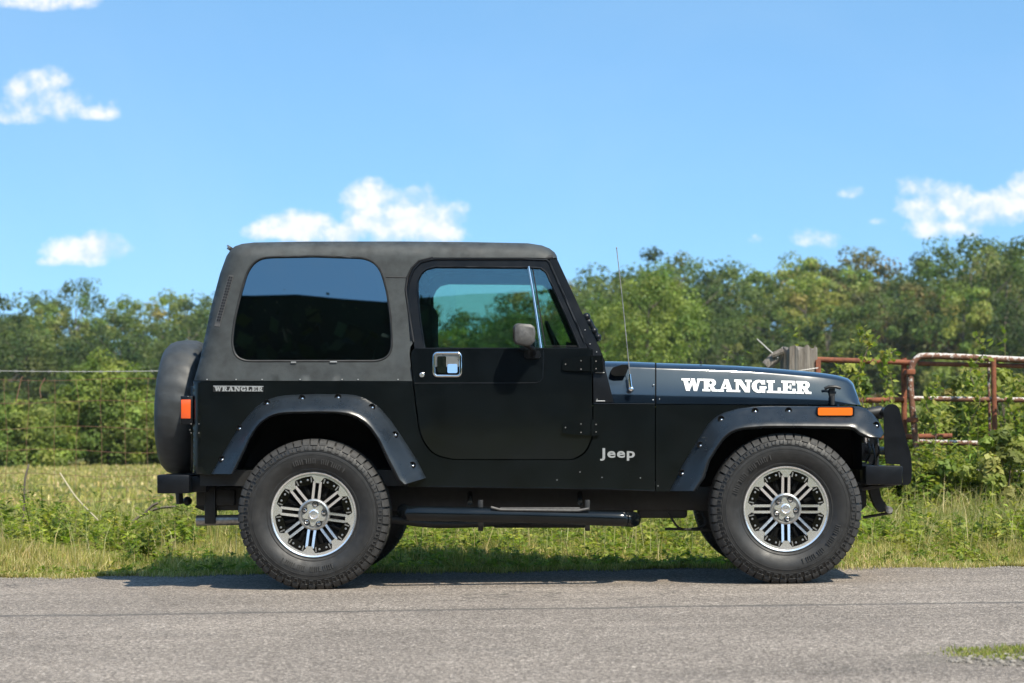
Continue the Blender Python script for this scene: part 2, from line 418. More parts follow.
sheet('road', axis((-398, -10, 40), (-10, -4.5, 20), (-4.5, 4.5, 360), (4.5, 10, 20), (10, 398, 40)), [0, .2, .5, .8, .95, 1],
      lambda x, y: gz(x), road_mat(), yfix=lambda x, t: -5.6 + (edge_y(x) + 5.6) * t)

# ------------------------------------------------------------------ the vehicle
CAR = thing('off_road_vehicle', (0, YC, .015), 'black two-door off-road vehicle with grey weathered hardtop parked in profile on the road edge', 'car')
YB = 0.12                                   # depth of the flat body side
def tilt(px, py, base=YB, y0=384): return base + max(0, (y0 - py)) / 200 * 0.105
def rounded(poly, rad, base):
    """depth function: base(px,py) rolled over with radius rad (m) towards the given side-view polyline"""
    rp = rad * 200
    def f(px, py):
        d = min(dseg((px, py), a, c) for a, c in zip(poly, poly[1:])); y = base(px, py)
        if d < rp: y += rad - math.sqrt(max(0, rad * rad - (rad - d / 200) ** 2))
        return y
    return f
def rings(poly, rad):
    out = []; P = densify(poly, 6, False)
    for (a, c) in zip(P, P[1:]):
        tx, ty = c[0] - a[0], c[1] - a[1]; L = math.hypot(tx, ty) or 1; mx, my = (a[0] + c[0]) / 2, (a[1] + c[1]) / 2
        for q in (.04, .12, .25, .45, .7, 1.0):
            d = rad * 200 * q
            out += [(mx - ty / L * d, my + tx / L * d), (mx + ty / L * d, my - tx / L * d)]
    return out

# --- body tub with the door openings and wheel arches cut out
DOORLOW = [(410.4,353),(411.5,349)]
door_rear = [(411,356),(414,384),(418,416),(421,433),(427,445),(436,454),(449.5,458),(455,459)]
door_front = [(565,459),(573,458.5),(584,452),(590,441),(592,434),(592,349)]
arch_r = [(229,475),(243,448),(252,431),(264,415),(277,409),(290,406),(320,404),(350,405.5),(361,410),(374,420),(384,436),(394,456),(406,478),(408,487)]
arch_f = [(684,491.5),(694,470),(704,450),(716,431),(728,420),(742,416),(768,415),(838,416),(848,417),(856,422),(862,431)]
def out1(P, dx, dy): return [(x + dx, y + dy) for x, y in P]
door_rear = sp2(door_rear, 3); door_front = sp2(door_front[:-1], 3) + [(592,349)]; arch_r = sp2(arch_r, 3)
tub = [(193,381),(413.2,381)] + out1(door_rear[1:], -1.2, 1) + out1(door_front[:-1], 1.4, 1) + [(593.4,403),(655,403.5),(655,491),(600,489),(430,487)] + arch_r[::-1] + [(193,474)]
rear_edge = [(193,474),(193,381)]
ftub = rounded(rear_edge, .045, lambda x, y: YB)
bm = bmesh.new(); panel(bm, [tub], [], ftub, .02, grid=16, extra=rings(rear_edge, .045))
strip(bm, densify(rear_edge, 6, False), ftub, 4)
strip(bm, densify(arch_r, 6, False), lambda x, y: YB + .004, 1) if False else None
TUB = obj('body_tub', bm, M['paint'], CAR, 30)
# front fender skins and tops
fend = [(656,404.5),(861,406)] + [(862,431)] + arch_f[::-1][1:] + [(656,491.3)]
bm = bmesh.new(); panel(bm, [fend], [], lambda x, y: YB, .015, grid=20)
w0, w1 = W(656, 404.8, YB), W(861, 406.2, YB)
for s in (1, -1):
    ys = (YB, .5) if s == 1 else (2 * YC - YB, 2 * YC - .5)
    vs = [bm.verts.new((x, y, z)) for (x, z) in ((w0.x, w0.z), (w1.x, w1.z)) for y in ys]
    bm.faces.new((vs[0], vs[1], vs[3], vs[2]))
obj('front_fender', bm, M['paint'], CAR, 30)
# wheel housings: dark inner liners
for A in (arch_r, arch_f + [(863,470)]):
    for s in (1, -1):
        bm = bmesh.new(); pr = []
        for p in A:
            w = W(*p, YB); ya = YB + .022; yb = YB + .40
            if s == -1: ya, yb = 2 * YC - ya, 2 * YC - yb
            pr.append((bm.verts.new((w.x, ya, w.z)), bm.verts.new((w.x, yb, w.z))))
        for a, c in zip(pr, pr[1:]): bm.faces.new((a[0], a[1], c[1], c[0]))
        bm.faces.new([q[1] for q in pr])
        obj('wheel_housing', bm, M['under'], CAR, None)
# floor pan, chassis rails, skid plate
bm = bmesh.new()
pbox(bm, (200,470), (655,486), .16, 1.56, 0, yr=.16)
for y in (.34, 1.30): pbox(bm, (200,488), (868,512), y, y + .08, .006, yr=YB)
pbox(bm, (432,486), (690,506), .40, 1.32, .01, yr=YB)
pbox(bm, (640,486), (690,520), .36, .60, .015, yr=YB)
pbox(bm, (492,500), (588,528), .55, 1.15, .02, yr=.55)
pbox(bm, (236,478), (330,508), .45, 1.27, .03, yr=YB)
for px in (478, 585): pbox(bm, (px,500), (px+5,531), .14, .2, .003, yr=.14)
obj('chassis_frame', bm, M['frame'], CAR, 30)
for px, zc, yr_ in ((313, .375, 0), (786.5, .404, 1)):
    bm = bmesh.new(); x = W(px, 500, .02).x
    tube(bm, [(x, .2, zc), (x, 1.52, zc)], .038, 14)
    lathe(bm, [(-.13, .04), (-.11, .09), (-.04, .12), (.04, .12), (.11, .09), (.13, .04)], (x, .86 + .2 * yr_, zc), 'Y', 20)
    for y in (.40, 1.32):
        for k in range(4):
            L = .62 - .12 * k
            tube(bm, spline([(x - L, y, zc + .12 - .012 * k), (x - L * .5, y, zc + .075 - .012 * k), (x, y, zc + .06 - .012 * k), (x + L * .5, y, zc + .075 - .012 * k), (x + L, y, zc + .12 - .012 * k)], 4), .009, 6)
    obj('axle_and_springs', bm, M['frame'], CAR, 40)
bm = bmesh.new(); tube(bm, spline([W(392,519,.35), W(440,524,.38), W(520,521,.5), W(560,518,.6)], 6), .022, 10)
obj('exhaust_pipe', bm, M['frame'], CAR, 40); bm = bmesh.new()
tube(bm, spline([W(668,512,.3), W(678,527,.3), W(690,529,.32), W(705,524,.33), W(700,508,.36)], 5), .006, 6)
tube(bm, [W(665,529,.3), W(720,530,.34)], .007, 6)
obj('brake_line', bm, M['frame'], CAR, 40)

# --- hood and cowl
def hoodbase(px): return .135 + .20 * max(0, (px - 605) / 256) ** 1.15
def hoff(t):
    """inward offset of the hood side at height fraction t: gently convex flank, tight shoulder, crowned top"""
    q = max(0, (t - .06) / .94); y = .055 * q ** 1.7
    if q > .86: e = (q - .86) / .14; y += .10 * (1 - math.sqrt(max(0, 1 - e * e)))
    return y
def hprof(n=34):
    out = []
    for k in range(n + 1):
        t = k / n if k < n - 3 else 1 - (1 - k / n) ** 1.0
        out.append((t, (lambda px, t=t: hoodbase(px) + hoff(t))))
    for t in (.945, .962, .978, .988, .995, .998): out.append((t, (lambda px, t=t: hoodbase(px) + hoff(t))))
    return sorted(out, key=lambda a: a[0])
hood_top = sp2([(656.4,363),(700,364.5),(740,366.2),(770,368.2),(803,371.2),(821,373),(838,375.6),(848,378.6)], 5) + [(853,382.5),(856,390),(859,399),(860.5,404.6)]
hood_bot = [(656.4,403.8),(860,404.8)]
bm = bmesh.new(); loft(bm, hood_bot, hood_top, hprof(), n=60)
bm.verts.ensure_lookup_table()
def crossfill(bm, pl, off, n=8, crown=.012):
    strip(bm, pl, lambda x, y: hoodbase(x) + hoff(1), n, crown)
ht = densify(hood_top, 5, False); 
def resamp(P, n):
    L = [0]
    for p, q in zip(P, P[1:]): L.append(L[-1] + math.hypot(q[0] - p[0], q[1] - p[1]))
    o = []
    for k in range(n + 1):
        d = L[-1] * k / n; i = 0
        while i < len(L) - 2 and L[i + 1] < d: i += 1
        t = (d - L[i]) / (L[i + 1] - L[i]); o.append((P[i][0] + (P[i + 1][0] - P[i][0]) * t, P[i][1] + (P[i + 1][1] - P[i][1]) * t))
    return o
crossfill(bm, resamp(hood_top, 60), 0)
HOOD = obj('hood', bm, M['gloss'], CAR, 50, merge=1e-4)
bm = bmesh.new(); ct = [(604.5,361.4),(630,361.8),(655,362.8)]; cb = [(608,403),(655,403)]
loft(bm, cb, ct, hprof(), n=12); crossfill(bm, resamp(ct, 12), 0)
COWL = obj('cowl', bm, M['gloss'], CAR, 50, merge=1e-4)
# black rubber gasket in the hood gap
bm = bmesh.new(); loft(bm, [(655.1,403),(656.3,403)], [(655.1,363.4),(656.3,363.4)], [(t, (lambda px, g=g: g(px) + .006)) for t, g in hprof()], n=1)
obj('hood_gap', bm, M['under'], CAR, None)

# --- hardtop
roof = [(194,380.5),(200.7,356.6),(211.6,305),(220,273.6),(226.5,256),(230.5,250),(235,246.2),(242,243.8),(254,242.4),(308,241.5),(400,241.4),(470,242),(528,243.2),(542,245.4),(549.5,248.4),(554.5,252.2),(556.8,256),(557.3,258.6)]
gl_r = [(303,256.4),(268,257),(259,259),(252,264.5),(246.5,273.6),(240.5,294.6),(235,318),(232.6,334),(232.2,346),(236,356.6),(245.5,361),(377.5,361),(387,357.5),(391.5,350),(391.8,340),(390.7,317),(386.7,290.7),(381.4,272),(375,262.5),(364,257.7),(311.5,256)]
dcut = [(553,258.2),(528,257.6),(433,257.6),(419,261),(411.5,268.5),(407.6,277),(405.8,289),(408,305),(410.5,323),(413.6,342),(410.2,347),(409.4,354),(412.6,381)]
def soft(P, r=3.0, it=2):
    """round the corners of a closed side-view outline"""
    for _ in range(it):
        out = []; n = len(P)
        for i in range(n):
            a, c = P[i], P[(i + 1) % n]; L = math.hypot(c[0] - a[0], c[1] - a[1]); q = min(.25, r / max(L, 1e-6))
            out += [(a[0] + (c[0] - a[0]) * q, a[1] + (c[1] - a[1]) * q), (c[0] + (a[0] - c[0]) * q, c[1] + (a[1] - c[1]) * q)]
        P = out
    return P
gl_r = soft(gl_r)
topf0 = lambda x, y: tilt(x, y)
ftop = rounded(roof, .075, topf0)
bm = bmesh.new(); panel(bm, [roof + dcut], [gl_r], ftop, .022, grid=8, extra=rings(roof, .075))
strip(bm, densify(roof, 6, False), ftop, 10, .012)
HT = obj('hardtop', bm, M['top'], CAR, 60, merge=2e-4)
# rolled lip round the side window, roof drip rail, moulding seam
bm = bmesh.new()
for s in (1, -1):
    def yy(p, o=0): w = W(p[0], p[1], topf0(*p) + o); return w if s == 1 else Vector((w.x, 2 * YC - w.y, w.z))
    g = densify(gl_r, 5); tube(bm, [yy(p, .001) for p in g + [g[0]]], .0055, 6, False)
obj('window_gasket', bm, M['rubber'], HT, 60)
bm = bmesh.new()
for s in (1, -1):
    tube(bm, [yy(p, -.001) for p in densify(dcut[2:-3], 5, False)], .006, 6)
    tube(bm, [yy(p, .02) for p in densify(dcut[:-3], 5, False)], .014, 6)  # thick inner tube added to stop light leaking through the door gap
    tube(bm, [yy(p, .0) for p in [(386,277),(407,277.4)]], .003, 5)
obj('door_weatherstrip', bm, M['topdark'], HT, 60)
bm = bmesh.new(); panel(bm, [gl_r], [], lambda x, y: topf0(x, y) + .010 + .02 * ((x - 312) / 80) ** 2 * 0, .004, grid=0)
obj('rear_side_window', bm, M['dark'], CAR, None)
# cabin air vent on the rear pillar
bm = bmesh.new(); va, vb = (230.8,276.5), (217.6,323.5)
def vq(t, u, w=4.2):
    x = va[0] + (vb[0] - va[0]) * t; y = va[1] + (vb[1] - va[1]) * t; return (x + u * w, y + u * .5)
panel(bm, [[vq(-.03,-.55),vq(-.03,.55),vq(1.06,.62),vq(1.06,-.62)]], [], lambda x, y: ftop(x, y) - .003, .006)
VENT = obj('air_vent', bm, M['grey'], HT, None)
bm = bmesh.new()
for k in range(16):
    for u0, u1 in ((-.46, -.04), (.05, .46)):
        t0 = .0 + k * .0605; P = [vq(t0, u0), vq(t0, u1), vq(t0 + .037, u1), vq(t0 + .037, u0)]
        for s in (1, -1):
            vs = [(lambda w: bm.verts.new(w if s == 1 else (w.x, 2 * YC - w.y, w.z)))(W(*p, ftop(*p) - .0052)) for p in P]; bm.faces.new(vs)
obj('vent_slots', bm, M['topdark'], VENT, None)
# small roof rivets and latches near the hardtop base
dots('rivet', [W(px, 379.6, YB - .002) for px in (207, 236, 262, 300, 342, 358, 398)], .004, M['badge'], HT)
for (a, c) in (((291,362.6),(296,362.6)), ((330,362.2),(337,362.2))):
    bm = bmesh.new(); tube(bm, [W(*a, tilt(*a) - .003), W(*c, tilt(*c) - .003)], .0045, 6); obj('window_clip', bm, M['badge'], HT, 60)
bm = bmesh.new(); tube(bm, [W(228.5,250,.3), W(230,247.6,.3)], .012, 8); tube(bm, [W(229.5,248,.3), W(230.5,246.4,.3)], .018, 8)
obj('roof_hinge', bm, M['steel'], HT, 60)
# tailgate glass line and tailgate on the rear face
bm = bmesh.new(); P = [(203.2,345),(211.2,307),(219,277),(223.5,264)]
rows = []
for p in P:
    w = W(*p, .2); rows.append([bm.verts.new((w.x - .012, y, w.z)) for y in (.38, .86, 1.34)])
for A, B in zip(rows, rows[1:]):
    for k in range(2): bm.faces.new((A[k], A[k + 1], B[k + 1], B[k]))
obj('rear_window', bm, M['dark'], CAR, None)
bm = bmesh.new(); pbox(bm, (190.5,386), (194,472), .36, 1.36, .006, yr=.36); obj('tailgate', bm, M['paint'], CAR, 30)

# --- doors
dlow = door_rear + door_front + [(545,348.2),(430,348.2),(414,348.6)]
up_out = [(414.5,348.4),(411.6,323),(407.8,296),(408,288),(410.3,278),(413.8,269.5),(420.5,262.5),(433,259.2),(528,259.2),(546.5,259.8),(549,262),(566,300),(588,348.2)]
win = [(424.5,349.5),(420,319),(417.5,293),(417.5,281),(421,273.6),(426,269),(435,266.6),(533,267.4),(541,268),(546.5,272.5),(563,309),(579.5,347),(579.8,349.5)]
bm = bmesh.new()
lower = [(411,354)] + door_rear[1:] + door_front[:-1] + [(592,349),(588,348.2),(414.5,348.4),(412,350.5)]
panel(bm, [lower], [], lambda x, y: YB - .004 + (tilt(x, y) - YB) * .55 + .006 * max(0, (y - 430) / 30), .03, mirror=True, grid=14)
DOOR = obj('door', bm, M['paint'], CAR, 30)
bm = bmesh.new(); panel(bm, [up_out], [win[1:-1] + [(579.5,347.6),(424.5,347.6)]], lambda x, y: tilt(x, y) + .0, .03)
obj('window_frame', bm, M['satin'], DOOR, 30)
bm = bmesh.new()
for s in (1, -1):
    def yo(p, o): w = W(p[0], p[1], tilt(*p) + o); return w if s == 1 else Vector((w.x, 2 * YC - w.y, w.z))
    tube(bm, [yo(p, -.001) for p in densify([(411.5,340)] + up_out[2:-1] + [(585,343)], 5, False)], .006, 6)
    tube(bm, [yo(p, .003) for p in densify(win, 5, False)], .005, 6)
    tube(bm, [yo(p, -.004 - (tilt(*p) - YB) * .45) for p in [(414.5,383.2),(536,382.8),(540,381.6),(543,377.5),(543.5,350)]], .0018, 5)
    tube(bm, [yo(p, -.008) for p in [(418,348.8),(586,348.6)]], .004, 6)
obj('door_moulding', bm, M['satin'], DOOR, 60)
wg = win[:-1] + [(579.8,349.5)]
bm = bmesh.new(); panel(bm, [wg], [], lambda x, y: tilt(x, y) + .014, .003)
obj('door_window', bm, M['clear'], DOOR, None)
bm = bmesh.new()
for s in (1, -1):
    tube(bm, [(lambda w: w if s == 1 else Vector((w.x, 2 * YC - w.y, w.z)))(W(x, y, tilt(x, y) + .004)) for x, y in ((528.6,266.5),(533,292),(537,318),(541,348))], .0068, 8)
obj('vent_window_bar', bm, M['chrome'], DOOR, 60)
bm = bmesh.new()
for s in (1, -1):
    tube(bm, [(lambda w: w if s == 1 else Vector((w.x, 2 * YC - w.y, w.z)))(W(x, y, tilt(x, y) + .008)) for x, y in ((532.6,268),(545.2,346),(577,346.2))], .003, 6)
obj('vent_window_seal', bm, M['rubber'], DOOR, 60)
# handles
def roundrect(x0, y0, x1, y1, r, n=4):
    out = []
    for (cx, cy, a) in ((x1 - r, y0 + r, -90), (x1 - r, y1 - r, 0), (x0 + r, y1 - r, 90), (x0 + r, y0 + r, 180)):
        for k in range(n + 1): t = R(a + 90 * k / n); out.append((cx + r * math.cos(t), cy + r * math.sin(t)))
    return out
YD = YB - .004 + .009
bm = bmesh.new()
for s in (1, -1):
    P = roundrect(434, 353, 460.6, 376, 3.4); P = P + [P[0], P[1]]
    tube(bm, [(lambda w: w if s == 1 else Vector((w.x, 2 * YC - w.y, w.z)))(W(*p, YD - .006)) for p in P], .0078, 8, False)
HAN = obj('door_handle', bm, M['chrome'], DOOR, 60)
bm = bmesh.new(); panel(bm, [roundrect(434, 353, 460.6, 376, 3.4)], [], lambda x, y: YD - .004 , .003); obj('handle_recess', bm, M['alloyd'], HAN, None)
bm = bmesh.new(); panel(bm, [roundrect(437.2, 356.2, 446.2, 373, 1.5)], [], lambda x, y: YD - .013 + (x - 437) * .0006, .006); 
panel(bm, [roundrect(447.4, 364, 457.4, 373, 1.5)], [], lambda x, y: YD - .008 - (y - 364) * .0009, .003); obj('handle_paddle', bm, M['chrome'], HAN, None)
bm = bmesh.new()
for s in (1, -1):
    w = W(422, 375.2, YD - .003); y = w.y if s == 1 else 2 * YC - w.y
    lathe(bm, [(-.004 * s, 0.0005), (-.004 * s, .011), (-.002 * s, .0145), (.004 * s, .015)], (w.x, y, w.z), 'Y', 20)
obj('lock_cylinder', bm, M['alloy'], DOOR, 30)
# hinges
for (pts) in ([(563,359.5),(566,358),(591,355.6),(602,355.4),(603.5,371.6),(566,370.6),(562,369)], [(562.5,423),(565,421.6),(592,420.4),(601.5,420.6),(599.6,435),(592,435.6),(566,434),(562.5,432)]):
    bm = bmesh.new(); panel(bm, [pts], [], lambda x, y: YB - .013, .012)
    px, py = 592, (pts[0][1] + pts[-1][1]) / 2
    for s in (1, -1):
        a = W(px, py - 8, YB - .014); c = W(px, py + 8, YB - .014)
        if s == -1: a.y = 2 * YC - a.y; c.y = 2 * YC - c.y
        tube(bm, [a, c], .007, 8)
    H = obj('hinge', bm, M['paint'], CAR, 30)
    dots('hinge_bolt', [W(bx, by, YB - .014) for bx, by in ((565.5, py), (581, py - 3.5), (581, py + 5), (596, py - 3), (596, py + 4.5))], .0035, M['steel'], H)

# --- windshield frame
wf = [(549.4,259.4),(557.2,259.2),(566,278),(580.6,309.8),(598,344.6),(603.6,362),(613.8,402.4),(593.6,402.4),(593.2,372.6),(592.6,350),(588.8,348),(566.8,300)]
bm = bmesh.new(); panel(bm, [wf], [], lambda x, y: tilt(x, y) + .003, .05)
def across(bm, poly, y0, y1):
    a = [bm.verts.new((W(*p, .2).x, y0, W(*p, .2).z)) for p in poly]; c = [bm.verts.new((v_.co.x, y1, v_.co.z)) for v_ in a]
    n = len(a)
    for i in range(n): bm.faces.new((a[i], a[(i + 1) % n], c[(i + 1) % n], c[i]))
    bm.faces.new(a[::-1]); bm.faces.new(c)
across(bm, [(550,259.5),(557,259.5),(561,268),(554,268)], .24, 2 * YC - .24)
across(bm, [(592,342),(598,344.6),(605,362),(594,362)], .16, 2 * YC - .16)
WSF = obj('windshield_frame', bm, M['satin'], CAR, 30)
bm = bmesh.new(); across(bm, [(557,267),(558.2,267),(597.5,345),(596.3,345)], .21, 2 * YC - .21); obj('windshield', bm, M['clear'], CAR, None)
dots('frame_bolt', [W(*p, tilt(*p) - .001) for p in ((596.6,352),(597,360),(600,369),(594.6,365),(597,399.5),(590,344),(585,330))], .0035, M['badge'], WSF)
bm = bmesh.new(); tube(bm, [W(595.5,372.6,YB+.001), W(604.5,372.6,YB+.001)], .002, 5)
obj('frame_seam', bm, M['badge'], WSF, 60); bm = bmesh.new(); tube(bm, [W(596,401,YB+.0), W(605,401,YB+.0)], .002, 5)
obj('frame_seam', bm, M['badge'], WSF, 60)
# body seam highlights: hood line and sill
bm = bmesh.new()
tube(bm, [W(594,403.6,YB - .001), W(655,403.9,YB - .001)], .0022, 5); tube(bm, [W(430,486.6,YB - .002), W(600,488.8,YB - .002), W(655,490.8,YB - .002)], .004, 6)
obj('seam_trim', bm, M['paint'], CAR, 60)
# windshield folding knobs, wiper pivots
bm = bmesh.new()
for x, y, r in ((586.5,317,.022),(588.5,322,.02),(594,331,.02),(598,337,.018)): bmesh.ops.create_icosphere(bm, subdivisions=2, radius=r, matrix=Matrix.Translation(W(x, y, .42)))
tube(bm, [W(589,320,.42), W(599,341,.42)], .014, 8)
obj('wiper_motor_cover', bm, M['satin'], CAR, 60)
bm = bmesh.new(); panel(bm, [[(610.5,371),(613,367.5),(622,364.6),(627.6,364.6),(628.6,368),(625,375.5),(615,376),(611,374)]], [], lambda x, y: hoodbase(x) - .02, .07, mirror=True)
obj('windshield_bracket', bm, M['under'], CAR, 30)

# --- interior
bm = bmesh.new(); across(bm, [(566,342),(590,345),(592,372),(572,372)], .2, 2 * YC - .2); obj('dashboard', bm, M['cloth'], CAR, 30)
for y in (.30, .98):
    bm = bmesh.new(); pbox(bm, (425,352), (500,420), y, y + .46, .04, yr=y)
    P = [W(432,352,y), W(440,352,y), W(432,300,y), W(422,300,y)]
    box(bm, P[0].x - .10, P[0].x + .01, y + .02, y + .44, P[0].z - .05, P[2].z - .02, .04)
    S = obj('seat', bm, M['cloth'], CAR, 40)
    bm = bmesh.new(); box(bm, P[0].x - .11, P[0].x - .02, y + .12, y + .34, P[2].z - .1, P[2].z + .06, .035); obj('headrest', bm, M['cloth'], S, 40)
for s in (1, -1): pass
bm = bmesh.new(); lathe(bm, [(-.012, .175), (0, .187), (.012, .175), (0, .163)], (0, 0, 0), 'X', 30, closed=True)
tube(bm, [(0, 0, -.17), (.02, 0, 0), (0, 0, .17)], .012, 6); tube(bm, [(0, 0, 0), (.13, 0, -.03)], .02, 8)
bmesh.ops.rotate(bm, verts=bm.verts, cent=(0, 0, 0), matrix=Matrix.Rotation(R(-20), 3, 'Y')); w = W(557, 352, 1.25); bmesh.ops.translate(bm, verts=bm.verts, vec=w)
obj('steering_wheel', bm, M['cloth'], CAR, 60)
yA, yB_ = .30, 2 * YC - .30
zt = W(0, 262, .3).z
for xx in (W(412, 300, .3).x, W(240, 300, .3).x):
    bm = bmesh.new(); tube(bm, spline([(xx, yA - .03, .9), (xx, yA, zt - .15), (xx, yA + .1, zt - .02), (xx, YC, zt), (xx, yB_ - .1, zt - .02), (xx, yB_, zt - .15), (xx, yB_ + .03, .9)], 5), .024, 8)
    obj('roll_bar', bm, M['cloth'], CAR, 60)

# --- fender flares
fr_out = [(211,474),(225,450),(239,427),(247,417),(255,408),(262,402.6),(269,399),(278,396.4),(288,395),(318,394),(345,394.2),(356,395.2),(365,398),(378,406),(385,413.5),(392,422),(406,443),(418,462),(426,478)]
fr_in = [(234,474),(243,455),(251,438),(256,429.5),(262,422.5),(271,417),(279,414.8),(288,414),(318,413.5),(336,413.8),(347,415.2),(357,419),(364,423.5),(370,429.5),(378,441),(386,459),(392,471),(397,481),(402,485)]
ff_out = [(670,491),(682,466),(698,440),(708,424),(715,417.4),(722.5,413),(738,408.4),(752,406.8),(768,406.2),(800,406.2),(838,406.2),(859,406.4),(866,408.6),(873,414),(880,423),(884,433)]
ff_in = [(696,491),(705,478),(710,461),(719,447),(724,440),(731,434),(738,431),(745,429.6),(768,428.2),(800,428.2),(838,428.8),(849,429),(854,430.6),(859,435),(868,438.6),(880,438.4)]
FP = [(0, YB + .002), (0, YB - .012), (.06, YB - .026), (.18, YB - .040), (.45, YB - .075), (.68, YB - .104), (.80, YB - .118), (.88, YB - .122), (.95, YB - .116), (1.0, YB - .100), (1.0, YB + .01)]
bolts = {0: [(222,459),(239.5,428),(267,403),(302,398),(338,397),(372,407),(395,434.5),(412.5,465)], 1: [(682,473),(700,445),(721,419),(755,411),(788.5,410.6),(876,425)]}
for i, (A, B) in enumerate(((fr_out, fr_in), (ff_out, ff_in))):
    src = None
    for s in (1, -1):
        bm = bmesh.new(); loft(bm, A, B, FP, mirror=False, n=70)
        # close the lower tips
        bm.verts.ensure_lookup_table(); n = len(FP); vs = list(bm.verts); bm.faces.new(vs[:n]); bm.faces.new(vs[-n:][::-1])
        if s == -1:
            for v_ in bm.verts: v_.co.y = 2 * YC - v_.co.y
        FL = obj('fender_flare', bm, M['flare'], CAR, 38)
        for bx, by in bolts[i]:
            # depth of the flare face where the bolt sits
            dA = min(dseg((bx, by), p, q) for p, q in zip(A, A[1:])); dB = min(dseg((bx, by), p, q) for p, q in zip(B, B[1:])); t = dA / (dA + dB)
            y = np.interp(t, [f[0] for f in FP[1:-1]], [f[1] for f in FP[1:-1]]); w = W(bx, by, y - .001)
            if s == -1: w.y = 2 * YC - w.y
            bm = bmesh.new(); lathe(bm, [(.006 * s, .013), (-.004 * s, .0175), (-.006 * s, .015), (.000 * s, .011), (-.000 * s, .001)], w, 'Y', 16)
            cup = obj('bolt_pocket', bm, M['under'], FL, 40)
            bm = bmesh.new(); lathe(bm, [(-.001 * s, .0075), (-.006 * s, .007), (-.009 * s, .004), (-.010 * s, .0005)], w + Vector((.003, 0, -.004)), 'Y', 8)
            o = obj('bolt', bm, M['chrome'], FL, 40)
# side marker
bm = bmesh.new(); panel(bm, [roundrect(818, 407.6, 852.6, 415.4, 1.6)], [], lambda x, y: YB - .082, .03); SMK = obj('side_marker_lamp', bm, M['orange'], CAR, 30)
bm = bmesh.new(); panel(bm, [roundrect(816.8, 406.8, 854.4, 416.2, 1.6)], [], lambda x, y: YB - .076, .03); obj('lamp_surround', bm, M['satin'], SMK, 30)

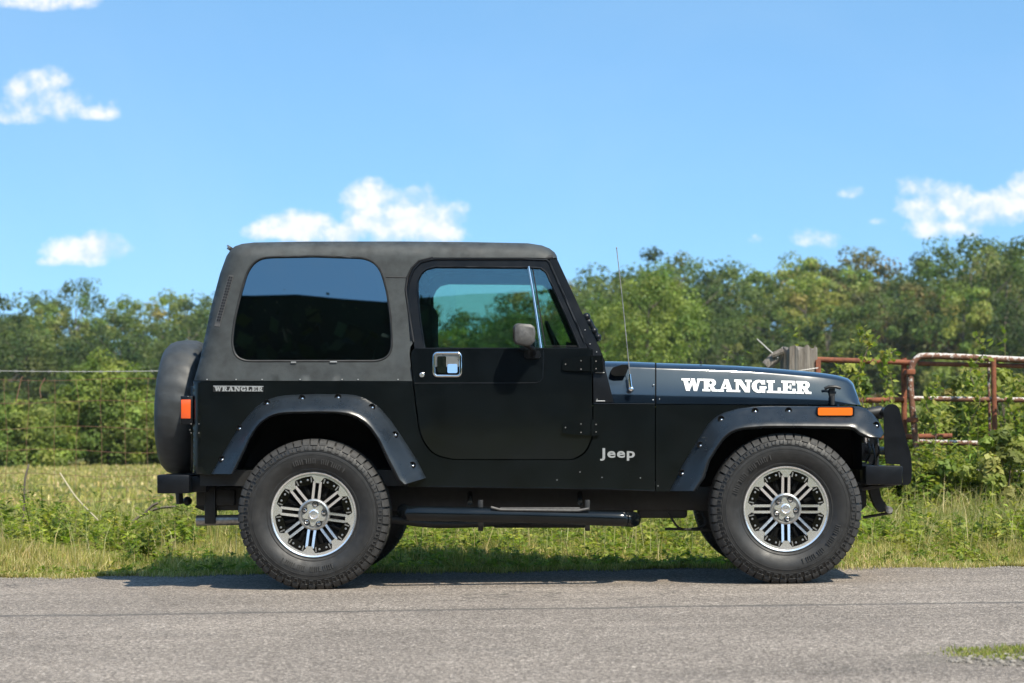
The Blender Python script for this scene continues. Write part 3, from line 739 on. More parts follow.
# --- wheels
def make_wheel():
    zero = Vector((0, 0, 0))
    bm = bmesh.new(); lathe(bm, [(.09, .02), (.06, .15), (.06, .165), (.14, .168), (.2, .165), (.2, .02)], zero, 'Y', 40)
    for k in range(8):
        a = R(22.5 + 45 * k); tube(bm, [(math.cos(a) * .1, .055, math.sin(a) * .1), (math.cos(a) * .15, .055, math.sin(a) * .15)], .01, 6)
    wh = obj('wheel', bm, M['under'], None, 40); wh.parent = CAR
    bm = bmesh.new(); Y0 = .135
    half = [(.050, .200), (.034, .2125), (.026, .2155), (.018, .224), (.004, .244), (-.007, .270), (-.011, .300), (-.007, .325), (.000, .345), (.010, .360), (.026, .368), (.135, .3715)]
    full = [(y, r) for y, r in half] + [(.27 - y, r) for y, r in half[-2::-1]]
    lathe(bm, full, zero, 'Y', 96)
    for rr, yy_, d in ((.232, .0125, .0016), (.303, -.0105, .0015), (.322, -.0085, .0022)):
        lathe(bm, [(yy_ - d, rr - .002), (yy_ - d, rr + .002), (yy_ + .004, rr + .004), (yy_ + .004, rr - .004)], zero, 'Y', 96, closed=True)
    nf0 = len(bm.faces); NL = 54          # tread lugs
    def blk(a0, a1, pr, skew=0.0):
        """prism over angles a0..a1 with cross-section pr [(y, r)]"""
        vs = []
        for a in (a0, a1):
            vs.append([bm.verts.new((math.cos(a + skew * y) * r, y, math.sin(a + skew * y) * r)) for y, r in pr])
        n = len(pr)
        for i in range(n): bm.faces.new((vs[0][i], vs[0][(i + 1) % n], vs[1][(i + 1) % n], vs[1][i]))
        bm.faces.new(vs[0][::-1]); bm.faces.new(vs[1])
    st = 2 * math.pi / NL
    for k in range(NL):
        a = k * st; w_ = .76 if k % 2 else .84; e = .004 if k % 2 else 0
        for f in (lambda y: y, lambda y: .27 - y):
            ph = 0 if f(0) == 0 else st / 2
            blk(a + ph, a + ph + st * w_, [(f(y), r) for y, r in ((-.0035 + e, .350), (.004, .364), (.014, .3755), (.024, .3795), (.062, .3812), (.062, .362), (.03, .358), (.01, .34))], 0)
            blk(a + ph + st * .3, a + ph + st * .98, [(f(y), r) for y, r in ((.07, .380), (.105, .3815), (.105, .364), (.07, .364))], 2.0)
        blk(a, a + st * .7, [(.112, .3815), (.158, .3815), (.158, .364), (.112, .364)], -1.5)
        # shallow raised outlines on the shoulder
        for y0, r0, r1, u0, u1 in ((-.0070, .327, .331, .08, .62), (-.0052, .331, .345, .08, .17), (-.0052, .331, .345, .53, .62)):
            blk(a + st * u0, a + st * u1, [(y0 - .0048, r0), (y0 - .0048 + (.004 if r1 > .34 else 0), r1), (y0 + .012, r1), (y0 + .008, r0)])
    # raised letter-like bars low on the sidewall
    for c0, n_, in ((R(62), 13), (R(242), 13)):
        for k in range(n_):
            if k == 6: continue
            a = c0 + k * R(4.6); 
            blk(a, a + R(1.0), [(-.0118, .258), (-.0122, .284), (-.004, .284), (-.004, .258)])
            if k % 2: blk(a, a + R(3.0), [(-.0122, .280), (-.0122, .284), (-.004, .284), (-.004, .280)])
            if k % 3: blk(a + R(2.2), a + R(3.2), [(-.0118, .258), (-.0122, .284), (-.004, .284), (-.004, .258)])
    bm.faces.ensure_lookup_table()
    for f_ in bm.faces[nf0:]: f_.material_index = 1
    ty = obj('tyre', bm, M['rubber'], None, 30); ty.data.materials.append(M['lug']); ty.parent = wh
    # rim
    bm = bmesh.new(); lathe(bm, [(.20, .190), (.05, .185), (.028, .188), (.016, .192), (.010, .1935), (.010, .2055), (.0035, .2085), (.002, .2125), (.006, .2160), (.016, .2140)], zero, 'Y', 96)
    def quad(P, y0, y1):
        vs = [[bm.verts.new((x, (y0 if len(p) < 3 else p[2]) + d, z)) for p in P for x, z in [p[:2]]] for d in (0, y1)]
        n = len(P); bm.faces.new(vs[0]); bm.faces.new(vs[1][::-1])
        for i in range(n): bm.faces.new((vs[0][i], vs[1][i], vs[1][(i + 1) % n], vs[0][(i + 1) % n]))
    def rot(p, a): return (p[0] * math.cos(a) - p[1] * math.sin(a), p[0] * math.sin(a) + p[1] * math.cos(a), *p[2:])
    for k in range(8):
        a = R(45 * k + 90)
        quad([rot(p, a) for p in [(.160, -.017, .010), (.172, -.017, .009), (.192, -.033, .0095), (.194, 0, .0095), (.192, .033, .0095), (.172, .017, .009), (.160, .017, .010)]], .01, .012)
        for s in (-1, 1):
            quad([rot(p, a) for p in [(.066, s * .0155 - .0065, .030), (.066, s * .0155 + .0065, .030), (.100, s * .0155 + .0065, .018), (.168, s * .0155 + .0062, .011), (.168, s * .0155 - .0062, .011), (.100, s * .0155 - .0065, .018)]], .02, .012)
    rim = obj('rim', bm, M['alloy'], None, 30); rim.parent = wh
    inss = []
    for k in range(8):
        bm = bmesh.new(); a = R(45 * k + 112.5)
        quad([rot(p, a) for p in [(.152, -.022), (.160, -.042), (.189, -.050), (.196, 0), (.189, .050), (.160, .042), (.152, .022)]], .0135, .01)
        nf = len(bm.faces)
        for s in (-1, 1):
            p = rot((.175, s * .018), a); lathe(bm, [(.016, .0062), (.010, .005), (.009, .0005)], (p[0], 0, p[1]), 'Y', 8)
            quad([rot(q_, a) for q_ in [(.160, s * .034 - .003), (.160, s * .034 + .003), (.184, s * .038 + .003), (.184, s * .038 - .003)]], .0115, .004)
        bm.faces.ensure_lookup_table()
        for f_ in bm.faces[nf:]: f_.material_index = 1
        ins = obj('rim_insert', bm, M['insert'], None, 30); ins.data.materials.append(M['alloyd']); ins.parent = wh; inss.append(ins)
    bm = bmesh.new(); lathe(bm, [(.06, .080), (.030, .080), (.024, .0775), (.021, .070), (.026, .0665), (.034, .0665), (.034, .0005)], zero, 'Y', 48)
    hub = obj('hub', bm, M['alloyd'], None, 30); hub.parent = wh
    bm = bmesh.new()
    star = []
    for k in range(10):
        a = R(36 * k + 90 + 36); r = .038 if k % 2 else .058; star += [(r * math.cos(a - R(7)), r * math.sin(a - R(7))), (r * math.cos(a + R(7)), r * math.sin(a + R(7)))]
    quad([(x, z) for x, z in star], .024, .01)
    lathe(bm, [(.024, .026), (.014, .024), (.0125, .020), (.0135, .018), (.012, .0005)], zero, 'Y', 32)
    cap = obj('center_cap', bm, M['alloy'], None, 30); cap.parent = wh
    for k in range(5):
        a = R(72 * k + 90)
        bm = bmesh.new(); lathe(bm, [(.036, .0105), (.020, .0105), (.016, .008), (.015, .0005)], (math.cos(a) * .051, 0, math.sin(a) * .051), 'Y', 6)
        ln = obj('lug_nut', bm, M['chrome'], None, 20); ln.parent = wh
        bm = bmesh.new(); lathe(bm, [(.0335, .0105), (.0325, .016), (.0335, .016)], (math.cos(a) * .051, 0, math.sin(a) * .051), 'Y', 20)
        ln = obj('lug_recess', bm, M['topdark'], None, None); ln.parent = wh
    for o in (rim, hub, cap) + tuple(inss) + tuple(c for c in wh.children if c.name.startswith('lug')): o.location.y += .016
    return wh
def copy_tree(o, parent):
    c = o.copy(); SC.collection.objects.link(c); c.parent = parent
    for ch in list(o.children): copy_tree(ch, c)
    return c
WH = make_wheel(); cl = Vector(CAR.location)
spots = [(W(313, 500, .02).x, .02, .375, 0, 7), (W(786.5, 500, .02).x, .02, .404, 0, -45), (W(313, 500, .02).x, 2 * YC - .02, .375, 180, 0), (W(786.5, 500, .02).x, 2 * YC - .02, .404, 180, 0)]
for i, (x, y, z, rz, ry) in enumerate(spots):
    o = WH if i == 0 else copy_tree(WH, CAR)
    o.location = Vector((x, y, z)) - cl; o.rotation_euler = (0, R(ry), R(rz))

# --- rear: bumper, hitch, spare, lamps
bm = bmesh.new(); pbox(bm, (157,475), (189,493.4), .13, 2 * YC - .13, .006, yr=.13); pbox(bm, (189,476.5), (206,492), .2, 2 * YC - .2, .004, yr=.2)
BMP = obj('rear_bumper', bm, M['satin'], CAR, 30)
bm = bmesh.new(); tube(bm, [W(178,481,.8), W(180,504,.8)], .02, 8)
pbox(bm, (204.5,487), (215.5,524), .30, .36, .006, yr=.30)
across(bm, [(176,511),(185,502),(204,497),(204,506),(190,510),(186,515)], .78, .94)
bmesh.ops.create_icosphere(bm, subdivisions=2, radius=.025, matrix=Matrix.Translation(W(187.5,501,.84)))
pbox(bm, (196,489), (235,506), .32, 1.4, .01, yr=.32)
obj('tow_hitch', bm, M['frame'], CAR, 30)
bm = bmesh.new(); tube(bm, [W(196.5,520.5,.34), W(260,519.5,.34)], [.027, .027], 16)
obj('tail_pipe', bm, M['steel'], CAR, 40)
for s in (1, -1):
    bm = bmesh.new(); y0, y1 = (.15, .24) if s == 1 else (2 * YC - .24, 2 * YC - .15)
    p, q = W(180.4, 396, .15), W(192.6, 424.6, .15); box(bm, p.x, q.x, y0, y1, q.z, p.z, .004)
    tl = obj('tail_lamp', bm, M['satin'], CAR, 30)
    bm = bmesh.new(); p, q = W(181.6, 399.6, .148), W(190.6, 418.6, .148); box(bm, p.x - .003, q.x, y0 - .004 if s == 1 else y0 + .004, y1 - .01 if s == 1 else y1 + .004, q.z, p.z, .003)
    obj('lamp_lens', bm, M['redor'], tl, 30)
for x, y in ((188,396.5),(190,430),(199,424),(199,433),(191,424),(191,433),(236,392)): dots('body_bolt', [W(x, y, YB + .004 if x > 193 else .146)], .003, M['steel'], CAR)
cx_ = W(176, 408, .75); zc = W(0, 407.5, .8).z
bm = bmesh.new()
prof = [(-.112, .02), (-.118, .10), (-.120, .20), (-.116, .27), (-.104, .315), (-.082, .340), (-.05, .354), (0.0, .360), (.05, .358), (.085, .345), (.100, .32), (.104, .25), (.10, .02)]
lathe(bm, prof, (cx_.x + .032, YC - .02, zc), 'X', 120)
for v_ in bm.verts:                                          # puckered vinyl
    d = Vector((0, v_.co.y - YC + .02, v_.co.z - zc)); r = d.length; a = math.atan2(d.z, d.y)
    k = math.sin(a * 31 + 3 * math.sin(a * 4) + (v_.co.x - cx_.x) * 30) * .0018 + math.sin(a * 23 + 1 - 16 * (v_.co.x - cx_.x)) * .0016 * (1 + math.sin(a * 3))
    f = min(1, max(0, (r - .24) / .1)); v_.co += d.normalized() * k * f if r > .03 else Vector((0, 0, 0))
    v_.co.x += k * .8 * f
    v_.co.x += (v_.co.z - zc) * .035
SPARE = obj('spare_wheel_cover', bm, M['vinyl'], CAR, 60)
bm = bmesh.new(); tube(bm, [(cx_.x + .08, YC - .02, zc), (cx_.x + .2, YC - .02, zc)], .07, 12); obj('spare_bracket', bm, M['under'], CAR, 30)

# --- side steps
for s in (1, -1):
    f = lambda w: w if s == 1 else Vector((w.x, 2 * YC - w.y, w.z))
    bm = bmesh.new()
    tube(bm, [f(p) for p in spline([W(404,511,.16), W(409,513,.09), W(420,513.6,.06), W(520,515.6,.06), W(612,518.4,.06), W(624,519,.075), W(632,519.4,.13), W(634,519.2,.22)], 6)], .0385, 18)
    for px in (470, 580):
        a, c = W(px, 503, .1), W(px, 492, .38); tube(bm, [f(a), f(c)], .014, 6)
    st_ = obj('side_step', bm, M['paint'], CAR, 60)
    bm = bmesh.new(); P = [(491,507.2),(500,509.6),(520,510),(560,510.4),(578,510.6),(589,508.6)]
    for k in (0, 1): tube(bm, [f(W(x, y, .028)) for x, y in P], .0065, 8) if k == 0 else None
    a, c = W(500,508.4,.04), W(580,509.8,.04)
    y0, y1 = (.035, .09) if s == 1 else (2 * YC - .09, 2 * YC - .035); box(bm, a.x, c.x, y0, y1, a.z - .006, a.z + .004, .002)
    obj('step_pad', bm, M['grey'], st_, 40)

# --- front: grille, lamps, bumper, guard
bm = bmesh.new(); g = [(859,404),(861.5,404),(866,470),(862,470)]
across(bm, g, .36, 2 * YC - .36); GR = obj('grille', bm, M['paint'], CAR, 30)
bm = bmesh.new(); a = W(862.5,412,.36); c = W(866,462,.36)
for k in range(10):
    y = .58 + k * .0575; box(bm, a.x - .01, a.x + .016, y, y + .025, c.z + .03, a.z - .02, .004)
obj('grille_slots', bm, M['topdark'], GR, 30)
for y in (.46, 2 * YC - .46):
    bm = bmesh.new(); z = W(0, 432, .4).z; x = a.x + .005; box(bm, x, x + .03, y - .085, y + .085, z - .06, z + .06, .01); hl = obj('headlight', bm, M['chrome'], CAR, 40)
    bm = bmesh.new(); box(bm, x + .028, x + .036, y - .075, y + .075, z - .05, z + .05, .004); obj('lamp_lens', bm, M['lampglass'], hl, 40)
bm = bmesh.new(); pbox(bm, (866,466), (902.5,484.6), .06, .30, .004, yr=.06); pbox(bm, (864,467), (898,484), .30, 2 * YC - .30, .004, yr=.3); pbox(bm, (866,466), (902.5,484.6), 2 * YC - .30, 2 * YC - .06, .004, yr=.06)
FB = obj('front_bumper', bm, M['satin'], CAR, 30)
gp = [(883.6,411.5),(884.8,407.4),(888,404.6),(892.5,403.9),(896.6,405.4),(899.4,409),(901,416),(904.5,431),(907.4,443),(910.6,453),(911.8,463),(911.8,476),(911,482.4),(908,485),(903,485),(902.6,470),(900,464.6),(886,463.6),(884.6,452)]
for s in (1, -1):
    bm = bmesh.new(); gp2 = densify(gp, 4); 
    y0 = .245; vs = [[], []]
    for k, dyy in enumerate((0, .012)):
        for p in gp2:
            w = W(*p, y0); vs[k].append(bm.verts.new((w.x, w.y + dyy if s == 1 else 2 * YC - w.y - dyy, w.z)))
    bm.faces.new(vs[0]); bm.faces.new(vs[1][::-1]); n = len(gp2)
    for i in range(n): bm.faces.new((vs[0][i], vs[1][i], vs[1][(i + 1) % n], vs[0][(i + 1) % n]))
    GP = obj('guard_plate', bm, M['satin'], CAR, 30)
bm = bmesh.new()
for (x, y, r) in ((889,412,.026), (900,452,.022)):
    w = W(x, y, .26); tube(bm, [(w.x, .258, w.z), (w.x, 2 * YC - .258, w.z)], r, 12)
obj('guard_tube', bm, M['satin'], CAR, 60)
bm = bmesh.new(); w = W(877, 411.5, .42)
tube(bm, [(w.x - .045, .44, w.z - .012), (w.x + .02, .44, w.z - .004), (w.x + .035, .44, w.z - .002)], [.032, .036, .03], 12); tube(bm, [(w.x, .44, w.z), (w.x, .44, w.z - .3)], .012, 6)
for px, py in ((867,452),(872,458),(876,450)): tube(bm, spline([W(px, py - 14, .4), W(px + 3, py, .38), W(px - 1, py + 10, .4)], 5), .006, 6)
obj('turn_lamp_and_wiring', bm, M['frame'], CAR, 60)
bm = bmesh.new()
for P in ([(861,482),(872,484),(872,507),(866,513),(861,511)], [(873,484),(884,484),(888,500),(893,507),(892,513),(886,514),(881,508),(877,498)]):
    across(bm, P, .42, .50); obj('spring_shackle', bm, M['frame'], CAR, 30); bm = bmesh.new(); across(bm, P, 1.22, 1.30); obj('spring_shackle', bm, M['frame'], CAR, 30); bm = bmesh.new()
tube(bm, [W(863,517.5,.46), W(892,512.6,.46)], .008, 6)
obj('steering_link', bm, M['frame'], CAR, 30)
bm = bmesh.new(); w = W(889.5, 510, .40); tube(bm, [w, w + Vector((0, .1, 0))], .018, 10); obj('tow_eye', bm, M['steel'], CAR, 40)

# --- mirrors
for s in (1, -1):
    bm = bmesh.new(); mp = [(513,327.5),(515,324.6),(518,323.6),(530,324.4),(533.6,327),(534.8,332),(534.2,342),(530,346.4),(525,346.6),(515.5,344.4),(513.2,341)]
    c = W(524, 335, .03); A = []; 
    for k, (dyy, sc, sx) in enumerate(((-.075, .72, .012), (-.066, .93, .008), (-.03, 1.0, 0), (.02, .98, 0), (.05, .72, -.004))):
        row = []
        for p in mp:
            w = W(*p, .03); q = Vector((c.x + (w.x - c.x) * sc + sx, w.y + dyy + .0, c.z + (w.z - c.z) * sc))
            if s == -1: q.y = 2 * YC - q.y
            row.append(bm.verts.new(q))
        A.append(row)
    n = len(mp)
    for a_, c_ in zip(A, A[1:]):
        for i in range(n): bm.faces.new((a_[i], a_[(i + 1) % n], c_[(i + 1) % n], c_[i]))
    bm.faces.new(A[0]); bm.faces.new(A[-1][::-1])
    mir = obj('door_mirror', bm, M['grey'], CAR, 40)
    f = lambda w: w if s == 1 else Vector((w.x, 2 * YC - w.y, w.z))
    bm = bmesh.new(); tube(bm, [f(p) for p in (W(527,345,.03), W(533,349,.05), W(533,354,.10), W(533,355,.13))], [.016, .013, .016, .02], 10)
    panel(bm, [roundrect(524, 350.5, 540.6, 358, 2.5)], [], lambda x, y: YB - .022, .03, mirror=False) if s == 1 else None
    obj('mirror_arm', bm, M['satin'], mir, 40)
    bm = bmesh.new(); P = [W(513.0,328,0), W(513.0,342,0)]; xx = P[0].x - .0015
    vs = [bm.verts.new(f(Vector((xx, y, z)))) for y, z in ((-.03, P[0].z), (.06, P[0].z), (.06, P[1].z), (-.03, P[1].z))]; bm.faces.new(vs); obj('mirror_glass', bm, M['chrome'], mir, None)

# --- antenna, hood latch, bump stops
bm = bmesh.new(); w = W(631, 389, .125)
tube(bm, [w, w + Vector((-.004, -.004, .02)), w + Vector((-.008, -.004, .075))], [.013, .010, .008], 12)
bmesh.ops.create_icosphere(bm, subdivisions=2, radius=.016, matrix=Matrix.Translation(w))
ANT = obj('antenna', bm, M['chrome'], CAR, 60)
bm = bmesh.new(); P = [W(630,376,.121), W(627.6,352,.121), W(623.5,310,.121), W(616.6,248,.121)]; tube(bm, spline(P, 6), .0024, 6)
bmesh.ops.create_icosphere(bm, subdivisions=1, radius=.005, matrix=Matrix.Translation(P[-1])); obj('antenna_mast', bm, M['steel'], ANT, 60)
bm = bmesh.new(); yl = hoodbase(832) - .006
for P in ([(829.6,388.5),(835,388.5),(834.6,404.5),(830.2,404.5)],):
    panel(bm, [P], [], lambda x, y: yl, .02)
tube(bm, [W(824.6,388.6,yl - .006), W(829,386.8,yl - .012), W(836,386.8,yl - .012), W(840.4,388.2,yl - .006)], .0085, 8)
tube(bm, [W(832.4,396,yl - .01), W(832.4,405,yl - .012)], .01, 8)
obj('hood_latch', bm, M['rubber'], CAR, 40)
bm = bmesh.new(); w = W(701, 363.5, .36); tube(bm, [w, w + Vector((0, 0, .012))], .006, 8); obj('hood_bumper', bm, M['rubber'], CAR, 40)
bm = bmesh.new(); pbox(bm, (753,364.4), (756,367.4), .40, .43, .002, yr=.40); obj('washer_nozzle', bm, M['rubber'], CAR, 40) if False else bm.free()
dots('cowl_bolt', [W(x, y, hoodbase(655) - .001) for x, y in ((653.6,385),(653,400))], .005, M['badge'], COWL)
for x, y in ((602,477.4),(640.4,478),(557,480),(658,486),(659.5,399),(580,472)): dots('panel_bolt', [W(x, y, YB - .001)], .003, M['badge'], TUB)

# --- lettering: slab-serif glyphs as strokes (x, y in units of cap height)
def rc(x0, y0, x1, y1): return [(x0, y0), (x1, y0), (x1, y1), (x0, y1)]
def ell(cx, cy, rx, ry, a0=0, a1=360, n=16): return [(cx + rx * math.cos(R(a0 + (a1 - a0) * k / n)), cy + ry * math.sin(R(a0 + (a1 - a0) * k / n))) for k in range(n + (0 if a1 - a0 == 360 else 1))]
S_ = .17
GL = {
 'W': (1.62, [rc(0, 1 - S_, .66, 1), rc(.74, 1 - S_, 1.04, 1), rc(1.22, 1 - S_, 1.62, 1), [(.10, 1), (.46, 1), (.66, 0), (.36, 0)], [(.80, 1), (.96, .80), (.62, 0), (.40, 0)], [(.76, 1), (1.04, 1), (1.22, 0), (.96, 0)], [(1.30, 1), (1.48, 1), (1.22, 0), (1.02, 0)]], []),
 'R': (1.20, [rc(0, 0, .62, S_), rc(0, 1 - S_, .7, 1), rc(.12, 0, .46, 1), rc(.46, .86, .72, 1), rc(.4, .40, .72, .56), ell(.72, .70, .34, .30), [(.52, .46), (.86, .46), (1.06, .1), (.76, 0), (.66, .16)], rc(.74, 0, 1.20, S_)], [ell(.64, .70, .12, .14)]),
 'A': (1.26, [rc(0, 0, .46, S_), rc(.66, 0, 1.26, S_), [(.12, 0), (.30, 0), (.66, .84), (.52, 1)], [(.48, 1), (.80, 1), (1.16, 0), (.78, 0)], rc(.28, .24, .92, .38)], []),
 'N': (1.34, [rc(0, 0, .46, S_), rc(0, 1 - S_, .5, 1), rc(.86, 1 - S_, 1.34, 1), rc(.12, 0, .34, 1), rc(.98, 0, 1.22, 1), [(.12, 1), (.54, 1), (1.22, 0), (.84, 0)]], []),
 'G': (1.16, [ell(.56, .5, .56, .52), rc(.62, .34, 1.16, .50), rc(.80, 0, 1.06, .48), rc(.84, .68, 1.04, 1)], [ell(.58, .52, .20, .32, 0, 275) + [(.64, .33), (.62, .33), (.62, .52)], [(.62, .51), (1.3, .51), (1.3, .67), (.70, .67)]]),
 'L': (1.12, [rc(0, 0, 1.10, S_), rc(0, 1 - S_, .62, 1), rc(.14, 0, .48, 1), rc(.86, 0, 1.10, .44)], []),
 'E': (1.14, [rc(0, 0, 1.12, S_), rc(0, 1 - S_, 1.08, 1), rc(.14, 0, .48, 1), rc(.88, 0, 1.12, .38), rc(.86, .66, 1.08, 1), rc(.48, .42, .76, .58), rc(.66, .32, .78, .70)], []),
}
def word(bm, text, x0, y0, x1, y1, capL, capR, yf, off, gap=.05, grid=None, slant=0.0):
    """text between side-view points (x0,y0)-(x1,y1) (baseline), cap height capL..capR px"""
    tot = sum(GL[c][0] for c in text) + gap * (len(text) - 1); cur = 0
    for c in text:
        w_, pos, neg = GL[c]
        def mp_(p):
            t = (cur + p[0]) / tot; h = capL + (capR - capL) * t
            return (x0 + (x1 - x0) * t + slant * p[1], y0 + (y1 - y0) * t - p[1] * h)
        P = [densify([mp_(p) for p in q], 3) for q in pos]; Nn = [densify([mp_(p) for p in q], 3) for q in neg]
        v2, fs = cdt(P, Nn); used = sorted({i for f in fs for i in f})
        mpv = {i: bm.verts.new(W(v2[i].x, v2[i].y, yf(v2[i].x, v2[i].y) + off)) for i in used}
        for f in fs: bm.faces.new([mpv[i] for i in f])
        cur += w_ + gap
HTAB = []
for p_, q_ in zip(resamp(hood_bot, 120), resamp(hood_top, 120)):
    for t_, g_ in hprof(30):
        X_, Y_ = p_[0] + (q_[0] - p_[0]) * t_, p_[1] + (q_[1] - p_[1]) * t_; HTAB.append((X_, Y_, g_(X_)))
HTAB = np.array(HTAB)
def hoody(px, py):
    d = (HTAB[:, 0] - px) ** 2 + (HTAB[:, 1] - py) ** 2; k = np.argsort(d)[:4]; w_ = 1 / (d[k] + 1e-3)
    return float((HTAB[k, 2] * w_).sum() / w_.sum())
bm = bmesh.new(); word(bm, 'WRANGLER', 681.5, 390.6, 811.4, 394.0, 12.4, 12.6, hoody, -.005, gap=.02)
obj('hood_lettering', bm, M['white'], HOOD, None, recalc=False)
bm = bmesh.new(); panel(bm, [roundrect(213, 385.9, 263.6, 391.9, .6)], [], lambda x, y: YB - .002, .003, mirror=False)
BG = obj('side_badge', bm, M['frame'], CAR, None)
bm = bmesh.new(); word(bm, 'WRANGLER', 214.4, 391.2, 262.8, 391.4, 4.6, 4.6, lambda x, y: YB - .003, -.001, gap=.10)
for a, c in (((213.2,386.1),(263.4,386.5)),): tube(bm, [W(*a, YB - .0035), W(*c, YB - .0035)], .0016, 5)
obj('badge_lettering', bm, M['badge'], BG, None, recalc=False)
cu = bpy.data.curves.new('tmp', 'FONT'); cu.body = 'Jeep'; cu.size = .0665; cu.offset = .0016; cu.extrude = .0008; cu.resolution_u = 4; cu.space_character = 1.12
to = bpy.data.objects.new('tmp', cu); SC.collection.objects.link(to); dg = bpy.context.evaluated_depsgraph_get(); dg.update()
me = bpy.data.meshes.new_from_object(to.evaluated_get(dg)); bpy.data.objects.remove(to)
xs = [v_.co.x for v_ in me.vertices]; sc_ = .176 / (max(xs) - min(xs)); x_0 = min(xs); w = W(600, 457.4, YB - .0035)
for v_ in me.vertices: X, Y, Z = v_.co; v_.co = Vector((w.x + (X - x_0) * sc_, w.y - Z, w.z + Y * 1.0)) - Vector(CAR.location)
me.materials.clear(); me.materials.append(M['badge']); o = link(bpy.data.objects.new('fender_badge', me), CAR)

# ------------------------------------------------------------------ split parts that come as a left and a right piece
def split_sides(o, parent):
    """an object with separate near-side and far-side pieces becomes two objects"""
    kids = list(o.children); far = None
    if o.type == 'MESH' and o.name.split('.')[0] not in ('wheel', 'axle_and_springs', 'chassis_frame', 'spring_shackle', 'door_mirror', 'side_step'):
        off = wloc(o).y; me = o.data; ys = np.empty(len(me.vertices) * 3, np.float32); me.vertices.foreach_get('co', ys); ys = ys.reshape(-1, 3)[:, 1] + off
        ed = np.empty(len(me.edges) * 2, np.int32); me.edges.foreach_get('vertices', ed); ed = ed.reshape(-1, 2)
        s = ys > YC
        if s.any() and (~s).any() and not (s[ed[:, 0]] != s[ed[:, 1]]).any():
            far = o.copy(); far.data = me.copy(); SC.collection.objects.link(far); far.parent = parent
            for ob, kill in ((o, s), (far, ~s)):
                bm = bmesh.new(); bm.from_mesh(ob.data); bm.verts.ensure_lookup_table()
                bmesh.ops.delete(bm, geom=[bm.verts[i] for i in np.nonzero(kill)[0]], context='VERTS'); bm.to_mesh(ob.data); bm.free()
    for k in kids:
        kf = split_sides(k, o)
        if far is not None and kf is not None: kf.parent = far
    return far
for o in list(CAR.children):
    if not o.name.startswith('wheel'): split_sides(o, CAR)
    elif o.name.startswith('wheel_housing'): split_sides(o, CAR)

# ------------------------------------------------------------------ vegetation
def leaf_mat(name, trans=.35, gain=1.0, rough=.55):
    m = bpy.data.materials.new(name); m.use_nodes = True; nt = m.node_tree; nb = NB(nt); p = nt.nodes['Principled BSDF']
    at = nb.n('ShaderNodeAttribute'); at.attribute_name = 'tint'
    oi = nb.n('ShaderNodeObjectInfo').outputs['Random']
    v_ = nb.ramp(oi, (0, (.84 * gain, .86 * gain, .74 * gain)), (.5, (1.0 * gain, 1.0 * gain, .9 * gain)), (1, (1.25 * gain, 1.12 * gain, 1.0 * gain)))
    c = nb.mixc(1, at.outputs['Color'], v_, 'MULTIPLY')
    nb.l(c, p.inputs['Base Color']); p.inputs['Roughness'].default_value = rough; p.inputs['Specular IOR Level'].default_value = .25
    tl = nb.n('ShaderNodeBsdfTranslucent'); nb.l(nb.mixc(1, c, (1.25, 1.35, .6), 'MULTIPLY'), tl.inputs[0])
    mx = nb.n('ShaderNodeMixShader'); mx.inputs[0].default_value = trans; nb.l(p.outputs[0], mx.inputs[1]); nb.l(tl.outputs[0], mx.inputs[2])
    nb.l(mx.outputs[0], nt.nodes['Material Output'].inputs[0]); return m
ML = leaf_mat('foliage', .42, 1.62); MG = leaf_mat('grass_blades', .45, rough=.6)
MB = mat('bark', (.13, .105, .08), .9, var=.4, vscale=3)
def unit(v_): return v_ / np.maximum(1e-9, np.linalg.norm(v_, axis=1, keepdims=True))
def leafquads(C, N, size, ar=.6, fold=.0):
    """diamond leaves at C (n,3) with normals N, half length size (n,)"""
    n = len(C); N = unit(N); T = unit(np.cross(N, rng.normal(size=(n, 3)))); B = np.cross(N, T); s = size[:, None]
    V = np.stack([C - T * s, C + B * s * ar + N * s * fold, C + T * s, C - B * s * ar + N * s * fold], 1).reshape(-1, 3)
    return V, np.arange(4 * n).reshape(n, 4)
def palette(n, cols, jit=.18):
    cols = np.array(cols); c = cols[rng.integers(0, len(cols), n)]
    return np.clip(c * (1 + rng.normal(0, jit, (n, 1))) * (1 + rng.normal(0, .05, (n, 3))), .004, 1)
